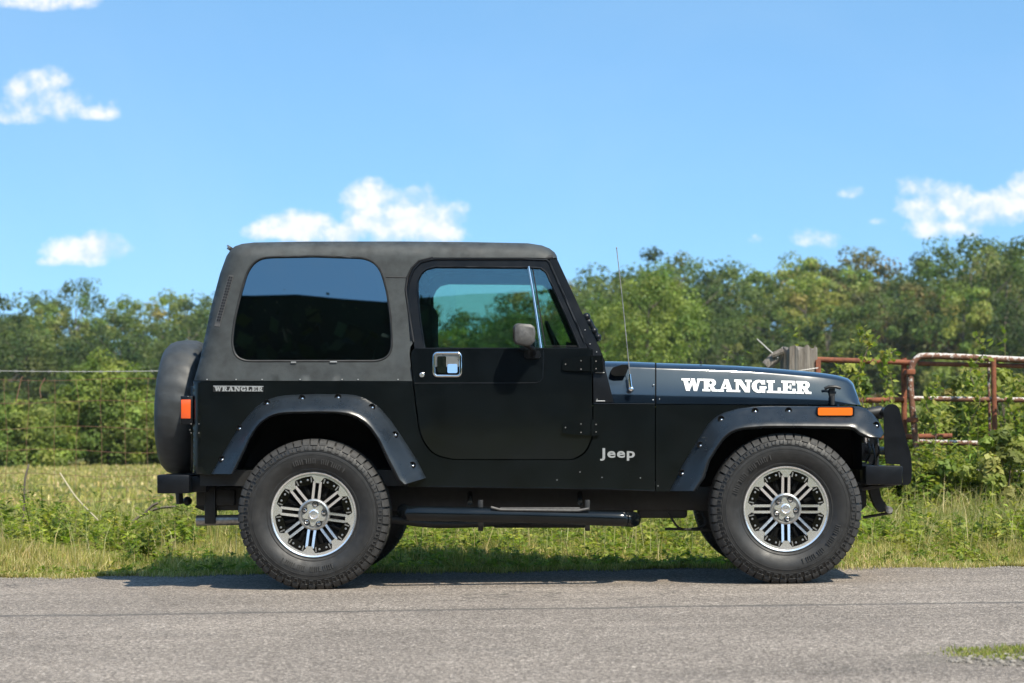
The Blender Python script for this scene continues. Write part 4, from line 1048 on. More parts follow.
def crown(H, Wd, base, nclump, nleaf, leaf, cols, shape='oval', seed=0):
    """crown of leaf clumps: rough outline with gaps"""
    r = np.random.default_rng(seed); cl = []
    while len(cl) < nclump:
        p = r.uniform(-1, 1, 3)
        zz = (p[2] + 1) / 2
        if shape == 'oval': lim = math.sqrt(max(0, 1 - (2 * zz - 1) ** 2)) ** .8
        elif shape == 'cone': lim = (1 - zz) ** .75 * (1 if zz > .08 else zz / .08) * .95 + .04
        elif shape == 'tall': lim = (math.sin(math.pi * min(1, zz * .95 + .05)) ** .5) * (.65 + .35 * math.sin(9 * zz + seed))
        else: lim = math.sqrt(max(0, 1 - max(0, (zz - .35) / .65) ** 2)) * (1 if zz > .1 else .8)
        rr = math.hypot(p[0], p[1])
        if rr > lim or rr < lim * .35 * r.random(): continue
        cl.append((p[0] * Wd / 2, p[1] * Wd / 2, base + zz * (H - base)))
    cl = np.array(cl); cr = r.uniform(.55, 1.25, nclump) * Wd * .105
    k = r.integers(0, nclump, nleaf); d = unit(r.normal(size=(nleaf, 3))); rad = r.uniform(.35, 1.0, nleaf) ** .5
    C = cl[k] + d * (cr[k] * rad)[:, None] * np.array([1.15, 1.15, .8])
    N = d + np.array([0, 0, .5]) + r.normal(0, .45, (nleaf, 3))
    C[:, 2] = base + (C[:, 2] - base) * (H - base) / (np.percentile(C[:, 2], 99.7) - base)
    V, Fc = leafquads(C, N, leaf * r.uniform(.6, 1.4, nleaf), .65)
    pc = palette(nclump, cols, .16)[k] * (1 + r.normal(0, .12, (nleaf, 1)))
    return V, Fc, np.clip(pc, .004, 1)
def trunk(H, base, Wd, seed, r0=.22, limbs=7):
    r = random.Random(seed); bm = bmesh.new()
    pts = [Vector((0, 0, -.3))]; x = y = 0
    for k in range(1, 7): x += r.uniform(-.12, .12); y += r.uniform(-.12, .12); pts.append(Vector((x, y, H * .82 * k / 6)))
    tube(bm, pts, [r0 * (1 - k / 7.5) for k in range(7)], 7)
    for k in range(limbs):
        t = r.uniform(.3, .95); p = pts[0].lerp(pts[-1], t); a = r.uniform(0, 6.28); L = Wd * r.uniform(.25, .45)
        tube(bm, [p, p + Vector((math.cos(a) * L * .5, math.sin(a) * L * .5, L * .3)), p + Vector((math.cos(a) * L, math.sin(a) * L, L * .75))], [r0 * .38, r0 * .22, r0 * .06], 5)
    return bm
GREENS = {
 'mid': [(.066, .092, .025), (.088, .112, .032), (.046, .068, .020), (.115, .13, .040)],
 'dark': [(.034, .056, .020), (.048, .072, .024), (.066, .090, .030)],
 'yel': [(.125, .150, .036), (.155, .170, .045), (.095, .125, .030), (.18, .18, .06)],
 'young': [(.110, .145, .034), (.140, .172, .044), (.080, .112, .028)],
 'olive': [(.095, .098, .036), (.120, .112, .045), (.070, .082, .030), (.15, .11, .05)],
 'bright': [(.125, .155, .034), (.165, .188, .048), (.085, .116, .028)],
}
KIND = [  # name, H, Wd, base, clumps, leaves, leaf, colours, shape, words
 ('broadleaf_tree', 11, 8.5, 1.2, 140, 16000, .125, 'mid', 'dome', 'mid-green rounded broadleaf tree'),
 ('oak_tree', 12, 10, 1.5, 160, 17000, .13, 'dark', 'dome', 'dark green spreading oak tree'),
 ('poplar_tree', 13, 6.5, 1.5, 130, 14000, .12, 'yel', 'tall', 'yellow-green upright tree'),
 ('pine_tree', 13, 6.5, 2.5, 120, 14000, .115, 'dark', 'cone', 'dark pointed pine tree'),
 ('maple_tree', 11, 8, 1.0, 130, 15000, .12, 'olive', 'oval', 'olive-brown turning maple tree'),
 ('young_tree', 9, 6.5, .4, 110, 15000, .08, 'young', 'tall', 'bright young tree'),
 ('elm_tree', 12, 9, 2.0, 80, 6500, .12, 'mid', 'oval', 'thin-crowned airy tree'),
]
PROTO = {}
def tree_at(ki, x, y, H, label, group, rz=None, wscale=1.0):
    name, h0, Wd, base, nc, nl, lf, colk, shp, words = KIND[ki]
    if ki not in PROTO:
        e = bpy.data.objects.new(name, None); V, Fc, col = crown(h0, Wd, base, nc, nl, lf, GREENS[colk], shp, 10 + ki)
        c = npmesh('crown', V, Fc, ML, e, col); t = obj('trunk', trunk(h0, base, Wd, ki), MB, None, 60); t.parent = e; PROTO[ki] = (e, c, t); link(e); r_ = e
    else:
        e, c, t = PROTO[ki]; r_ = e.copy(); link(r_)
        for ch in (c, t): q = ch.copy(); link(q, r_)
    s = H / h0; r_.location = (x, y, gz(x)); r_.scale = (s * wscale, s * wscale, s); r_.rotation_euler.z = random.uniform(0, 6.28) if rz is None else rz
    tag(r_, label, 'tree', group); return r_
ORD = ['first','second','third','fourth','fifth','sixth','seventh','eighth','ninth','tenth','eleventh','twelfth','thirteenth','fourteenth','fifteenth','sixteenth','seventeenth','eighteenth','nineteenth','twentieth','twenty-first','twenty-second','twenty-third','twenty-fourth','twenty-fifth','twenty-sixth','twenty-seventh','twenty-eighth','twenty-ninth','thirtieth']
# skyline height (px) along the photograph; the wood stands 100 to 150 m away
sk = [(-120,292),(0,298),(40,296),(75,296),(110,302),(150,298),(200,298),(260,300),(330,305),(420,304),(465,316),(500,300),(540,288),(575,282),(605,266),(640,258),(665,256),(690,262),(720,270),(760,264),(800,258),(830,262),(860,252),(900,262),(950,254),(985,250),(1024,250),(1150,240)]
def skyl(px): return float(np.interp(px, [a for a, _ in sk], [c for _, c in sk]))
rows = [('back', 150, 30, -2, 11), ('middle', 134, 28, 10, 9), ('front', 116, 26, 38, 8)]
for rn, Y, n, drop, _ in rows:
    seqs = []
    for k in range(n):
        px = -110 + 1250 * (k + random.uniform(.25, .75)) / n; y = Y + random.uniform(-6, 6)
        ki = random.choice([0, 0, 1, 2, 3, 4, 6, 2]) if rn != 'back' else random.choice([0, 1, 2, 4, 0, 3])
        w = W(px, skyl(px) + 1 + drop + random.uniform(-5, 9), y); seqs.append((px, w, ki))
    for k, (px, w, ki) in enumerate(seqs):
        where = 'left of the vehicle' if px < 155 else 'behind the vehicle' if px < 560 else 'behind the hood' if px < 800 else 'behind the rusty gate'
        tree_at(ki, w.x, w.y, w.z - gz(w.x), f"{KIND[ki][9]}, {ORD[k]} from left in {rn} treeline row, {where}", 'trees of the far treeline', wscale=random.uniform(.85, 1.15))
# the wood goes on past both borders of the photograph
for k in range(44):
    side = -1 if k % 2 else 1; t_ = (k // 2) / 22
    px = (-120 - t_ * 560) if side < 0 else (1145 + t_ * 560); w = W(px + random.uniform(-9, 9), 268 if side > 0 else 298, (134, 118)[(k // 2) % 2] + random.uniform(-5, 5)); ki = (0, 1, 2, 4, 0, 3)[k % 6]
    tree_at(ki, w.x, w.y, w.z - gz(w.x) + random.uniform(-.8, .8), f"{KIND[ki][9]}, {ORD[k // 2]} tree past the {'left' if side < 0 else 'right'} end of the visible treeline", 'trees of the far treeline', wscale=1.15)
# single trees that stand out
for px, py, y, ki, ws, lb in ((76,279,140,6,.62,'tall thin airy tree rising above the treeline far left'), (688,257,112,3,.9,'dark pointed tree standing above the treeline behind the antenna'),
        (968,238,118,6,.85,'tallest airy tree above the treeline behind the right gate'), (1003,240,120,6,.8,'open-crowned tree right of the tallest airy tree'),
        (650,264,62,5,.85,'nearer bright yellow-green young tree behind the antenna and cowl'), (604,296,66,5,.85,'smaller bright yellow-green tree just right of the windshield'),
        (25,318,112,1,1.2,'broad dark tree in front of the treeline at the left edge'), (120,322,108,1,1.2,'broad dark tree in front of the treeline above the green bushes')):
    w = W(px, py, y); tree_at(ki, w.x, w.y, w.z - gz(w.x), lb, None, wscale=ws)
# bushes and understory
def bush(name, px, py, y, wpx, colk, n, leaf, label, group=None, shape='dome', base=0.0, seed=0):
    w = W(px, py, y); H = w.z - gz(w.x); Wd = wpx / (F / (y - CAMY)); e = thing(name, (w.x, w.y, gz(w.x) - .1), label, 'bush', group)
    V, Fc, col = crown(H + .1, Wd, base, max(14, n // 90), n, leaf, GREENS[colk], shape, seed); npmesh('foliage', V, Fc, ML, e, col)
    bm = bmesh.new(); r = random.Random(seed)
    for k in range(6):
        a = r.uniform(0, 6.28); L = Wd * r.uniform(.1, .33); tube(bm, [(0, 0, 0), (math.cos(a) * L * .4, math.sin(a) * L * .4, H * .45), (math.cos(a) * L, math.sin(a) * L, H * r.uniform(.7, .93))], [.012 + .006 * H, .008 + .004 * H, .004], 5)
    o = obj('stems', bm, MB, None, 60); o.parent = e; return e
bush('shrub', 108, 356, 48, 105, 'bright', 30000, .045, 'tallest bright green bush at the far edge of the field left of the vehicle', seed=1)
bush('shrub', 26, 402, 46, 90, 'bright', 22000, .043, 'low bright green bush at the left edge of the field', seed=2)
bush('shrub', 180, 402, 49, 70, 'bright', 22000, .043, 'bright green bush at the field edge right behind the spare wheel', seed=3)
bush('shrub', -40, 380, 50, 120, 'mid', 7000, .08, 'mid-green bush at the field edge past the left border', seed=4)
for i_, (px, py, y, wp, ck, lb) in enumerate(((852,366,8.6,95,'bright','bright leafy bush behind the rail right of the wooden post'), (905,398,8.2,90,'bright','bright leafy bush behind the curved end of the gate'),
        (958,376,9.0,100,'yel','yellow-green bush behind the whitish rail of the curved gate'), (1015,372,8.6,110,'bright','bright leafy bush behind the gate at the right border'),
        (885,452,6.3,70,'bright','low leafy bush in front of the gate beside the bumper'), (940,462,6.2,95,'bright','low leafy bush in front of the lowest gate rails'), (1006,432,6.2,95,'yel','yellow-green bush in front of the gate at the right border'))):
    bush('leafy_bush', px, py, y, wp, ck, 5000 if y > 7 else 3600, .030, lb, seed=60 + i_)
k = 0
for px in range(-90, 1180, 44):
    k += 1
    Y = 92 + (k * 37 % 11); py = 392 + (k * 53 % 17) if px < 560 else 380 + (k * 53 % 25)
    bush('understory_shrub', px + (k * 29 % 23), py, Y, 105, ('mid', 'yel', 'olive', 'mid', 'bright')[k % 5], 2600, .15,
         f"{('mid-green', 'yellow-green', 'olive', 'mid-green', 'bright green')[k % 5]} undergrowth bush, {ORD[k - 1]} from left along the treeline foot", 'undergrowth along the foot of the trees', seed=20 + k)
# wood across the road behind the viewpoint (seen only as reflections)
n = 70000; xx = rng.uniform(-80, 80, n)
hf = lambda q: 12.18 + .22 * np.sin(q * .11 + 1) + .12 * np.sin(q * .7 + 1) + .05 * np.sin(q * 1.9)
C = np.stack([xx, -38 - rng.uniform(0, 1.5, n), rng.uniform(-.2, 1, n).clip(0) * (hf(xx) - .32)], 1); V, Fc = leafquads(C, rng.normal(size=(n, 3)), rng.uniform(.10, .30, n) * np.where(C[:, 2] > 11.4, .22, 1), .7)
q = np.linspace(-80, 80, 161); o_ = len(V); V2 = np.concatenate([np.stack([q, q * 0 - 38.9, hf(q) - .25], 1), np.stack([q, q * 0 - 38.9, q * 0 - .5], 1)]); i_ = np.arange(160) + o_  # solid core wall added inside the leaves so no sky shows in reflections
F2 = np.stack([i_, i_ + 1, i_ + 162, i_ + 161], 1)
tag(npmesh('wood_across_the_road', np.concatenate([V, V2]), np.concatenate([Fc, F2]), leaf_mat('deep_foliage', .04, .7, .8), None, np.concatenate([palette(n, GREENS['dark']), palette(160, [(.02, .03, .012)])])), 'dark green wood across the road behind the viewpoint', 'wood', kind='stuff')

# ------------------------------------------------------------------ grass, weeds
def gzv(x, y):
    z = .126 * np.tanh((x + 1.25) / 10) - .012 - .02 * np.clip((y - 1) / .5, 0, 1)
    return z + np.where((y > 2) & (y < 80), .03 * np.sin(x * 2.1) * np.sin(y * 1.7), 0)
def blades(P, h, w, col, lean=.5):
    n = len(P); a = rng.uniform(0, 2 * np.pi, n); d = np.stack([np.cos(a), np.sin(a), np.zeros(n)], 1); l = rng.uniform(0, lean, n)[:, None]
    a2 = rng.uniform(0, np.pi, n); s = np.stack([np.cos(a2), np.sin(a2) * .6, np.zeros(n)], 1) * w[:, None] / 2
    up = np.array([0, 0, 1.0]); h = h[:, None]
    p1 = P + up * h * .55 + d * h * l * .3; p2 = P + up * h * (1 - l * .35) + d * h * l
    V = np.stack([P - s, P + s, p1 + s * .8, p1 - s * .8, p2], 1).reshape(-1, 3); i = np.arange(n) * 5
    Fc = np.concatenate([np.stack([i, i + 1, i + 2], 1), np.stack([i, i + 2, i + 3], 1), np.stack([i + 3, i + 2, i + 4], 1)])
    return V, Fc, np.concatenate([col, col, col])
def fbm(x, y, s, seed):
    r = np.random.default_rng(seed); o = 0
    for k in range(5):
        f = s * 2 ** (k * .7); a = r.uniform(0, 6.28, 4); o = o + (np.sin(x * f * np.cos(a[0]) + y * f * np.sin(a[0]) + a[1]) * np.sin(-x * f * np.sin(a[2]) + y * f * np.cos(a[2]) + a[3])) / (1 + k * .4)
    return o
GC = [(.27, .275, .080), (.34, .33, .11), (.19, .22, .055), (.42, .37, .17), (.30, .30, .10)]
STRAW = [(.50, .43, .25), (.60, .53, .33), (.42, .35, .19)]
EDG = np.vectorize(edge_y)
def verge(n, y0, y1, x0, x1, hs, wd, straw, name, lean=.6, edge=True):
    x = rng.uniform(x0, x1, n); y = rng.uniform(y0, y1, n)
    if edge:
        e = EDG(x) + rng.normal(0, .05, n); k = y > e; x, y, e = x[k], y[k], e[k]; ramp_ = np.clip((y - e) / .9, .16, 1)
    else: ramp_ = 1
    m = len(x); f = fbm(x, y, 2.2, 3); g = fbm(x, y, 6, 5)
    h = hs * ramp_ * (1 + .35 * f) * rng.uniform(.45, 1.25, m); h = np.clip(h, .015, 1)
    isS = rng.random(m) < np.clip(straw + .18 * fbm(x, y, 1.4, 9) + (.25 * (1 - ramp_) if edge else 0), .03, .9)
    col = np.where(isS[:, None], palette(m, STRAW), palette(m, GC)) * (1 + .12 * g)[:, None]
    V, Fc, c = blades(np.stack([x, y, gzv(x, y) - .01], 1), h, wd * rng.uniform(.6, 1.4, m), np.clip(col, .01, 1), lean)
    return tag(npmesh(name, V, Fc, MG, None, c), kind='stuff')
tag(verge(190000, .9, 4.2, -4.6, 4.6, .105, .006, .36, 'verge_grass'), 'short green and straw-coloured grass growing along the road edge', 'grass')
tag(verge(120000, 4.2, 9, -5.6, 5.6, .20, .009, .18, 'rough_grass', edge=False), 'longer rough grass growing around the fence line', 'grass')
tag(verge(150000, 9, 52, -17, 17, .075, .03, .12, 'field_grass', edge=False, lean=.7), 'pale green grass covering the field behind the fence', 'grass')

# leafy weeds
def weeds(P, H, nl, L, cols, stem=.006, lean=.35, wr=.22):
    n = len(P); az = rng.uniform(0, 6.28, n); ln = rng.uniform(0, lean, n)
    d = np.stack([np.cos(az), np.sin(az), np.zeros(n)], 1) * (ln * H)[:, None]
    k = np.repeat(np.arange(n), nl); m = len(k); t = rng.uniform(.12, 1.0, m)
    A = P[k] + np.stack([np.zeros(m), np.zeros(m), t * H[k]], 1) + d[k] * (t ** 1.8)[:, None]
    a = rng.uniform(0, 6.28, m); el = rng.uniform(-.3, .9, m); D = np.stack([np.cos(a) * np.cos(el), np.sin(a) * np.cos(el), np.sin(el)], 1)
    S = unit(np.cross(D, np.array([0, 0, 1.0])) + rng.normal(0, .35, (m, 3))); l = (L * rng.uniform(.5, 1.3, m) * (1.15 - .5 * t))[:, None]
    V = np.stack([A, A + D * l * .45 + S * l * wr, A + D * l + np.array([0, 0, -.25]) * l, A + D * l * .45 - S * l * wr], 1).reshape(-1, 3)
    Fc = np.arange(4 * m).reshape(m, 4); pc = palette(n, cols, .15)[k] * (1 + rng.normal(0, .14, (m, 1)))
    # stems as narrow ribbons
    o = len(V); s = np.stack([np.sin(az), -np.cos(az), np.zeros(n)], 1) * stem / 2; Z = np.array([0, 0, 1.0]); h = H[:, None]
    p1 = P + Z * h * .5 + d * .29; p2 = P + Z * h + d
    V2 = np.stack([P - s, P + s, p1 + s * .8, p1 - s * .8, p2 + s * .4, p2 - s * .4], 1).reshape(-1, 3); i = np.arange(n) * 6 + o
    F2 = np.concatenate([np.stack([i, i + 1, i + 2, i + 3], 1), np.stack([i + 3, i + 2, i + 4, i + 5], 1)]); c2 = palette(2 * n, [(.20, .17, .08), (.16, .19, .06)], .1)
    return np.concatenate([V, V2]), np.concatenate([Fc, F2]), np.clip(np.concatenate([pc, c2]), .01, 1)
BR = [(.215, .270, .050), (.275, .320, .070), (.150, .205, .040), (.33, .33, .095)]
DK = [(.075, .125, .028), (.11, .165, .036), (.16, .20, .05)]
def scatter(n, x0, x1, y0, y1, clump=1.6, thr=0.0, seed=1):
    x = rng.uniform(x0, x1, n); y = rng.uniform(y0, y1, n); k = fbm(x, y, clump, seed) + rng.normal(0, .25, n) > thr
    x, y = x[k], y[k]; k = y > EDG(x) + .15; return np.stack([x[k], y[k], gzv(x[k], y[k]) - .01], 1)
P = scatter(13000, -4.6, 4.4, 1.5, 6.0, 1.5, -.1, 21); P = P[(P[:, 0] < 1.4) | (rng.random(len(P)) < .45)]; H = rng.uniform(.05, .17, len(P)) * np.clip((P[:, 1] - 1.1) / 1.6, .35, 1.35)
o = npmesh('verge_weeds', *weeds(P, H, 16, .060, BR)[:2], MG, None, weeds.__defaults__ and None) if False else None
V, Fc, c = weeds(P, H, 16, .060, BR); tag(npmesh('verge_weeds', V, Fc, MG, None, c), 'low bright green leafy weeds scattered through the verge grass', 'weeds', kind='stuff')
P = scatter(2800, -5.2, -2.4, 2.4, 6.0, 1.9, .15, 5); P2 = scatter(1800, -2.6, 4.6, 2.8, 6.6, 1.3, .1, 6); P = np.concatenate([P, P2]); H = rng.uniform(.12, .42, len(P)) * np.clip(.85 + .3 * fbm(P[:, 0], P[:, 1], 2.4, 12), .4, 1.3)
V, Fc, c = weeds(P, H, 28, .078, BR + BR + DK[2:]); tag(npmesh('leafy_weeds', V, Fc, MG, None, c), 'knee-high leafy green weeds in front of the wire fence', 'weeds', kind='stuff')
P = scatter(3000, 1.6, 5.2, 6.0, 9.4, 1.2, -1.2, 8); H = rng.uniform(.35, 1.05, len(P)) * np.clip(.75 + .3 * fbm(P[:, 0], P[:, 1], 2.5, 4), .45, 1.25)
H = np.where(P[:, 1] < 7.25, np.minimum(H, .2 + .5 * rng.random(len(P))), H); V, Fc, c = weeds(P, H, 46, .095, BR + DK, .008, .4, .22); tag(npmesh('tall_weeds', V, Fc, MG, None, c), 'waist-high tangled weeds growing up through the rusty gates', 'weeds', kind='stuff')
n = 4500; x = rng.uniform(1.5, 5.2, n); y = rng.uniform(5.2, 9, n); V, Fc, c = blades(np.stack([x, y, gzv(x, y)], 1), rng.uniform(.15, .5, n), rng.uniform(.005, .012, n), palette(n, GC + STRAW + BR), .7)
tag(npmesh('tall_grass', V, Fc, MG, None, c), 'tall arching grass mixed into the weeds at the gates', 'grass', kind='stuff')
n = 1500; y = rng.uniform(2.2, 6.5, n); x = rng.uniform(-4.8, 4.6, n); V, Fc, c = blades(np.stack([x, y, gzv(x, y)], 1), rng.uniform(.2, .5, n), rng.uniform(.003, .006, n), palette(n, STRAW), .8)
tag(npmesh('dry_grass', V, Fc, MG, None, c), 'dry straw stalks standing above the verge grass', 'grass', kind='stuff')

def plant(name, px, ptop, y, nst, nl, L, cols, label, spread=.25, wr=.22):
    """one leafy sapling or vine clump rooted in the ground, with its own stems and leaves"""
    w = W(px, ptop, y); g = gz(w.x) - .03; e = thing(name, (w.x, y, g), label, 'plant'); Hh = w.z - g
    P = np.stack([rng.normal(0, spread * .3, nst), rng.normal(0, spread * .3, nst), np.zeros(nst)], 1); H = Hh * rng.uniform(.7, 1.0, nst); H[0] = Hh
    V, Fc, c = weeds(P, H, nl, L, cols, .010, spread / Hh * 1.6, wr); k = len(V) - 6 * nst; m = nst * nl
    npmesh('leaves', V[:k], Fc[:m], MG, e, c[:m]); npmesh('stems', V[k:], Fc[m:] - k, MG, e, c[m:]); return e
plant('sapling', 826, 316, 9.5, 5, 26, .10, BR, 'slender leafy sapling reaching highest above the wooden post', .4)
plant('sapling', 862, 338, 9.0, 8, 34, .09, BR, 'yellow-green sapling behind the rail between post and gate end', .45)
plant('sapling', 900, 372, 8.2, 9, 40, .08, BR, 'low leafy sapling just behind the gate upright', .4)
plant('sapling', 945, 352, 9.0, 7, 30, .12, DK + BR[:1], 'broad-leaved sapling behind the curved gate end', .5)
plant('sapling', 978, 324, 10.0, 8, 32, .13, BR, 'bright sapling with big leaves rising above the curved gate', .6)
plant('sapling', 1015, 362, 8.6, 8, 34, .11, BR, 'leafy sapling behind the gate at the right edge', .5)
plant('sapling', 690, 348, 9.5, 7, 26, .09, BR, 'leafy sapling showing just above the hood, nearest the antenna', .6)
plant('sapling', 738, 352, 9.5, 7, 26, .09, BR, 'small leafy sapling above the hood lettering', .5)
plant('weed_clump', 880, 412, 6.6, 12, 44, .07, BR, 'bright weed clump between hood nose and gate upright', .35)
plant('weed_clump', 1000, 420, 6.3, 12, 40, .14, BR, 'coarse grassy weed clump in front of the right gate', .5, .08)
plant('weed_clump', 950, 448, 6.3, 12, 40, .12, DK + BR, 'dark tangled weed clump below the whitish gate rail', .5, .10)
plant('weed_clump', 62, 482, 4.6, 12, 30, .05, DK + BR, 'dark leafy weed clump by the dry stick at left', .4)
plant('weed_clump', 112, 500, 4.2, 14, 30, .05, BR, 'bright leafy weed clump left of the rear bumper', .4)

def vine(pts, y, label, n=150, L=.055):
    P = [W(a, c, y + random.uniform(-.05, .05)) for a, c in pts]; S = np.array([tuple(p) for p in spline(P, 12)]); g = gz(P[0].x)
    e = thing('vine', (P[0].x, y, g), label, 'vine'); k = rng.integers(0, len(S), n); A = S[k] + rng.normal(0, .02, (n, 3)); D = unit(rng.normal(size=(n, 3)) + np.array([0, -.4, .2])); Sd = unit(np.cross(D, rng.normal(size=(n, 3)))); l = (L * rng.uniform(.6, 1.3, n))[:, None]
    V = np.stack([A, A + D * l * .45 + Sd * l * .32, A + D * l, A + D * l * .45 - Sd * l * .32], 1).reshape(-1, 3) - np.array(tuple(e.location))
    npmesh('leaves', V, np.arange(4 * n).reshape(n, 4), MG, e, palette(n, BR)); bm = bmesh.new(); tube(bm, spline(P, 6), .004, 5); obj('stem', bm, MB, e, 60)
vine([(864,470),(866,420),(858,380),(868,345),(860,330)], 6.85, 'leafy vine climbing over the rails right of the wooden post')
vine([(888,474),(884,430),(890,395),(882,362),(896,350)], 6.85, 'leafy vine climbing just left of the curved gate end')
vine([(930,474),(936,430),(926,402),(940,380)], 6.8, 'short vine on the lower rails beside the curved gate end')
vine([(972,474),(968,430),(980,400),(970,372),(984,352),(978,338)], 6.8, 'vine twining up past the top tube left of the gate upright')
vine([(1012,474),(1016,430),(1008,400),(1020,380)], 6.8, 'short vine on the gate right of its upright')
# ------------------------------------------------------------------ fence and gates
def rustmat(name, a, c, paint=None, th=.5):
    m = bpy.data.materials.new(name); m.use_nodes = True; nb = NB(m.node_tree); p = m.node_tree.nodes['Principled BSDF']; tc = nb.n('ShaderNodeTexCoord').outputs['Object']
    out = nb.ramp(nb.noise(22, 6, .65, tc), (.3, a), (.7, c))
    if paint:
        sp = nb.n('ShaderNodeSeparateXYZ'); g = nb.n('ShaderNodeNewGeometry'); nb.l(g.outputs['Normal'], sp.inputs[0])
        f = nb.m('ADD', nb.noise(26, 5, .7, tc), nb.m('MULTIPLY', sp.outputs[2], .14)); out = nb.mixc(nb.ramp(f, (th, 0.0), (th + .06, 1.0)), out, paint)
    nb.l(out, p.inputs['Base Color']); p.inputs['Roughness'].default_value = .85
    bp = nb.n('ShaderNodeBump'); bp.inputs['Strength'].default_value = .5; bp.inputs['Distance'].default_value = .003; nb.l(nb.noise(60, 4, .6, tc), bp.inputs['Height']); nb.l(bp.outputs[0], p.inputs['Normal']); return m
MRUST = rustmat('orange_rust', (.10, .035, .020), (.30, .095, .042)); MRUSTW = rustmat('rust_with_peeling_paint', (.10, .042, .024), (.22, .10, .06), (.50, .46, .42), .545)
MWOODP = bpy.data.materials.new('weathered_wood'); MWOODP.use_nodes = True; nb = NB(MWOODP.node_tree); p = MWOODP.node_tree.nodes['Principled BSDF']
mp = nb.n('ShaderNodeMapping'); mp.inputs['Scale'].default_value = (1, 1, .07); nb.l(nb.n('ShaderNodeTexCoord').outputs['Object'], mp.inputs[0]); q_ = nb.noise(34, 6, .7, mp.outputs[0])
nb.l(nb.ramp(q_, (.3, (.05, .042, .034)), (.48, (.17, .145, .12)), (.7, (.30, .27, .235))), p.inputs['Base Color']); p.inputs['Roughness'].default_value = .95
bp = nb.n('ShaderNodeBump'); bp.inputs['Strength'].default_value = 1; bp.inputs['Distance'].default_value = .02; nb.l(q_, bp.inputs['Height']); nb.l(bp.outputs[0], p.inputs['Normal']); MWIRE = mat('galvanised_wire', (.36, .35, .34), .6, .3); MWR = mat('rusty_wire', (.20, .10, .06), .8)
GY = 7.0
def gt(px, py, y=GY): return W(px, py, y)
G1 = thing('metal_gate', (gt(865, 440).x, GY + .12, gz(2)), 'orange-rusty tubular gate between the wooden post and the curved gate', 'gate')
def rail(P, r, m, par, name='rail', seg=10):
    bm = bmesh.new(); tube(bm, P, r, seg); return obj(name, bm, m, par, 60)
y1 = GY + .12
for a, c in (((815,359.4),(911,362.6)), ((815,401.4),(904,399.6)), ((815,438),(952,436)), ((815,472),(1000,470))): rail([W(*a, y1), W(*c, y1)], .022, MRUST, G1)
for px in (818, 904): rail([W(px, 358, y1 + .03), W(px + .5, 474, y1 + .03)], .024, MRUST, G1, 'upright')
G2 = thing('metal_gate', (gt(970, 440).x, GY, gz(3)), 'rust-brown tubular gate with a curved end and peeling white paint', 'gate')
rail(spline([W(917,474,GY), W(916,446,GY), W(913.5,420,GY), W(910.6,385,GY), W(911.6,368,GY), W(917,358.6,GY), W(926,356,GY), W(960,357,GY), W(1010,359.4,GY), W(1100,364,GY), W(1180,368,GY)], 6), .026, MRUSTW, G2, 'curved_tube')
for a, c in (((911,398.6),(1100,401)), ((917,442),(1100,446)), ((917,470),(1100,474))): rail([W(*a, GY + .0), W(*c, GY + .0)], .021, MRUSTW, G2)
rail([W(918,363.5,GY + .03), W(1100,368,GY + .03)], .018, MRUST, G2)
for px, m in ((993.4, MRUST), (1090, MRUST)): rail([W(px, 358, GY - .03), W(px + 2, 474, GY - .03)], .022, m, G2, 'upright')
rail([W(988.5, 362, GY + .10), W(990.5, 470, GY + .10)], .012, MRUSTW, G2, 'upright')
for z in (372, 420): 
    bm = bmesh.new(); p = W(910.5 + (z - 372) * .06, z, GY); box(bm, p.x - .035, p.x + .035, GY - .035, GY + .13, p.z - .02, p.z + .02, .006); obj('clamp', bm, MRUST, G2, 40)
# wooden corner post, split and leaning splinter
p = W(799, 348, GY + .1); e = thing('fence_post', (p.x, p.y, gz(p.x) - .1), 'thick weathered grey wooden fence post with split top behind the hood', 'post')
bm = bmesh.new(); rg = []; sg = 26
for k, z in enumerate((gz(p.x) - .1, .5, 1.0, 1.25, p.z)):
    ring = []
    for j in range(sg):
        a = 2 * math.pi * j / sg; r = .148 * (1 + .06 * math.sin(j * 2.7) + .05 * math.sin(j * 5.1 + 2)) * (1.04 - .02 * k)
        ring.append(bm.verts.new((p.x + r * math.cos(a), p.y + r * math.sin(a) * .9, z + (.02 * math.sin(j * 1.9) + .012 * math.sin(j * 4.3) if k == 4 else 0))))
    rg.append(ring)
for A, B in zip(rg, rg[1:]):
    for j in range(sg): bm.faces.new((A[j], A[(j + 1) % sg], B[(j + 1) % sg], B[j]))
bm.faces.new(rg[-1]); obj('post', bm, MWOODP, e, 25)
bm = bmesh.new(); tube(bm, [W(766, 366, GY + .05), W(776, 357, GY + .05), W(783, 349.5, GY + .05)], [.045, .05, .02], 7); tube(bm, [W(772, 356, GY), W(783, 352, GY)], .02, 6); obj('splinter', bm, MWOODP, e, 25)
bm = bmesh.new(); tube(bm, [W(757, 339, GY), W(770, 351, GY), W(778, 358, GY)], .006, 5); tube(bm, [W(779,372,GY-.06), W(798,371,GY-.07), W(818,368,GY-.03)], .005, 5); obj('wire_wrap', bm, MWIRE, e, 60)
bm = bmesh.new(); q = W(818, 366, GY + .04); box(bm, q.x - .02, q.x + .02, q.y - .03, q.y + .03, q.z - .35, q.z + .05, .004); obj('hinge_bracket', bm, MRUST, e, 30)
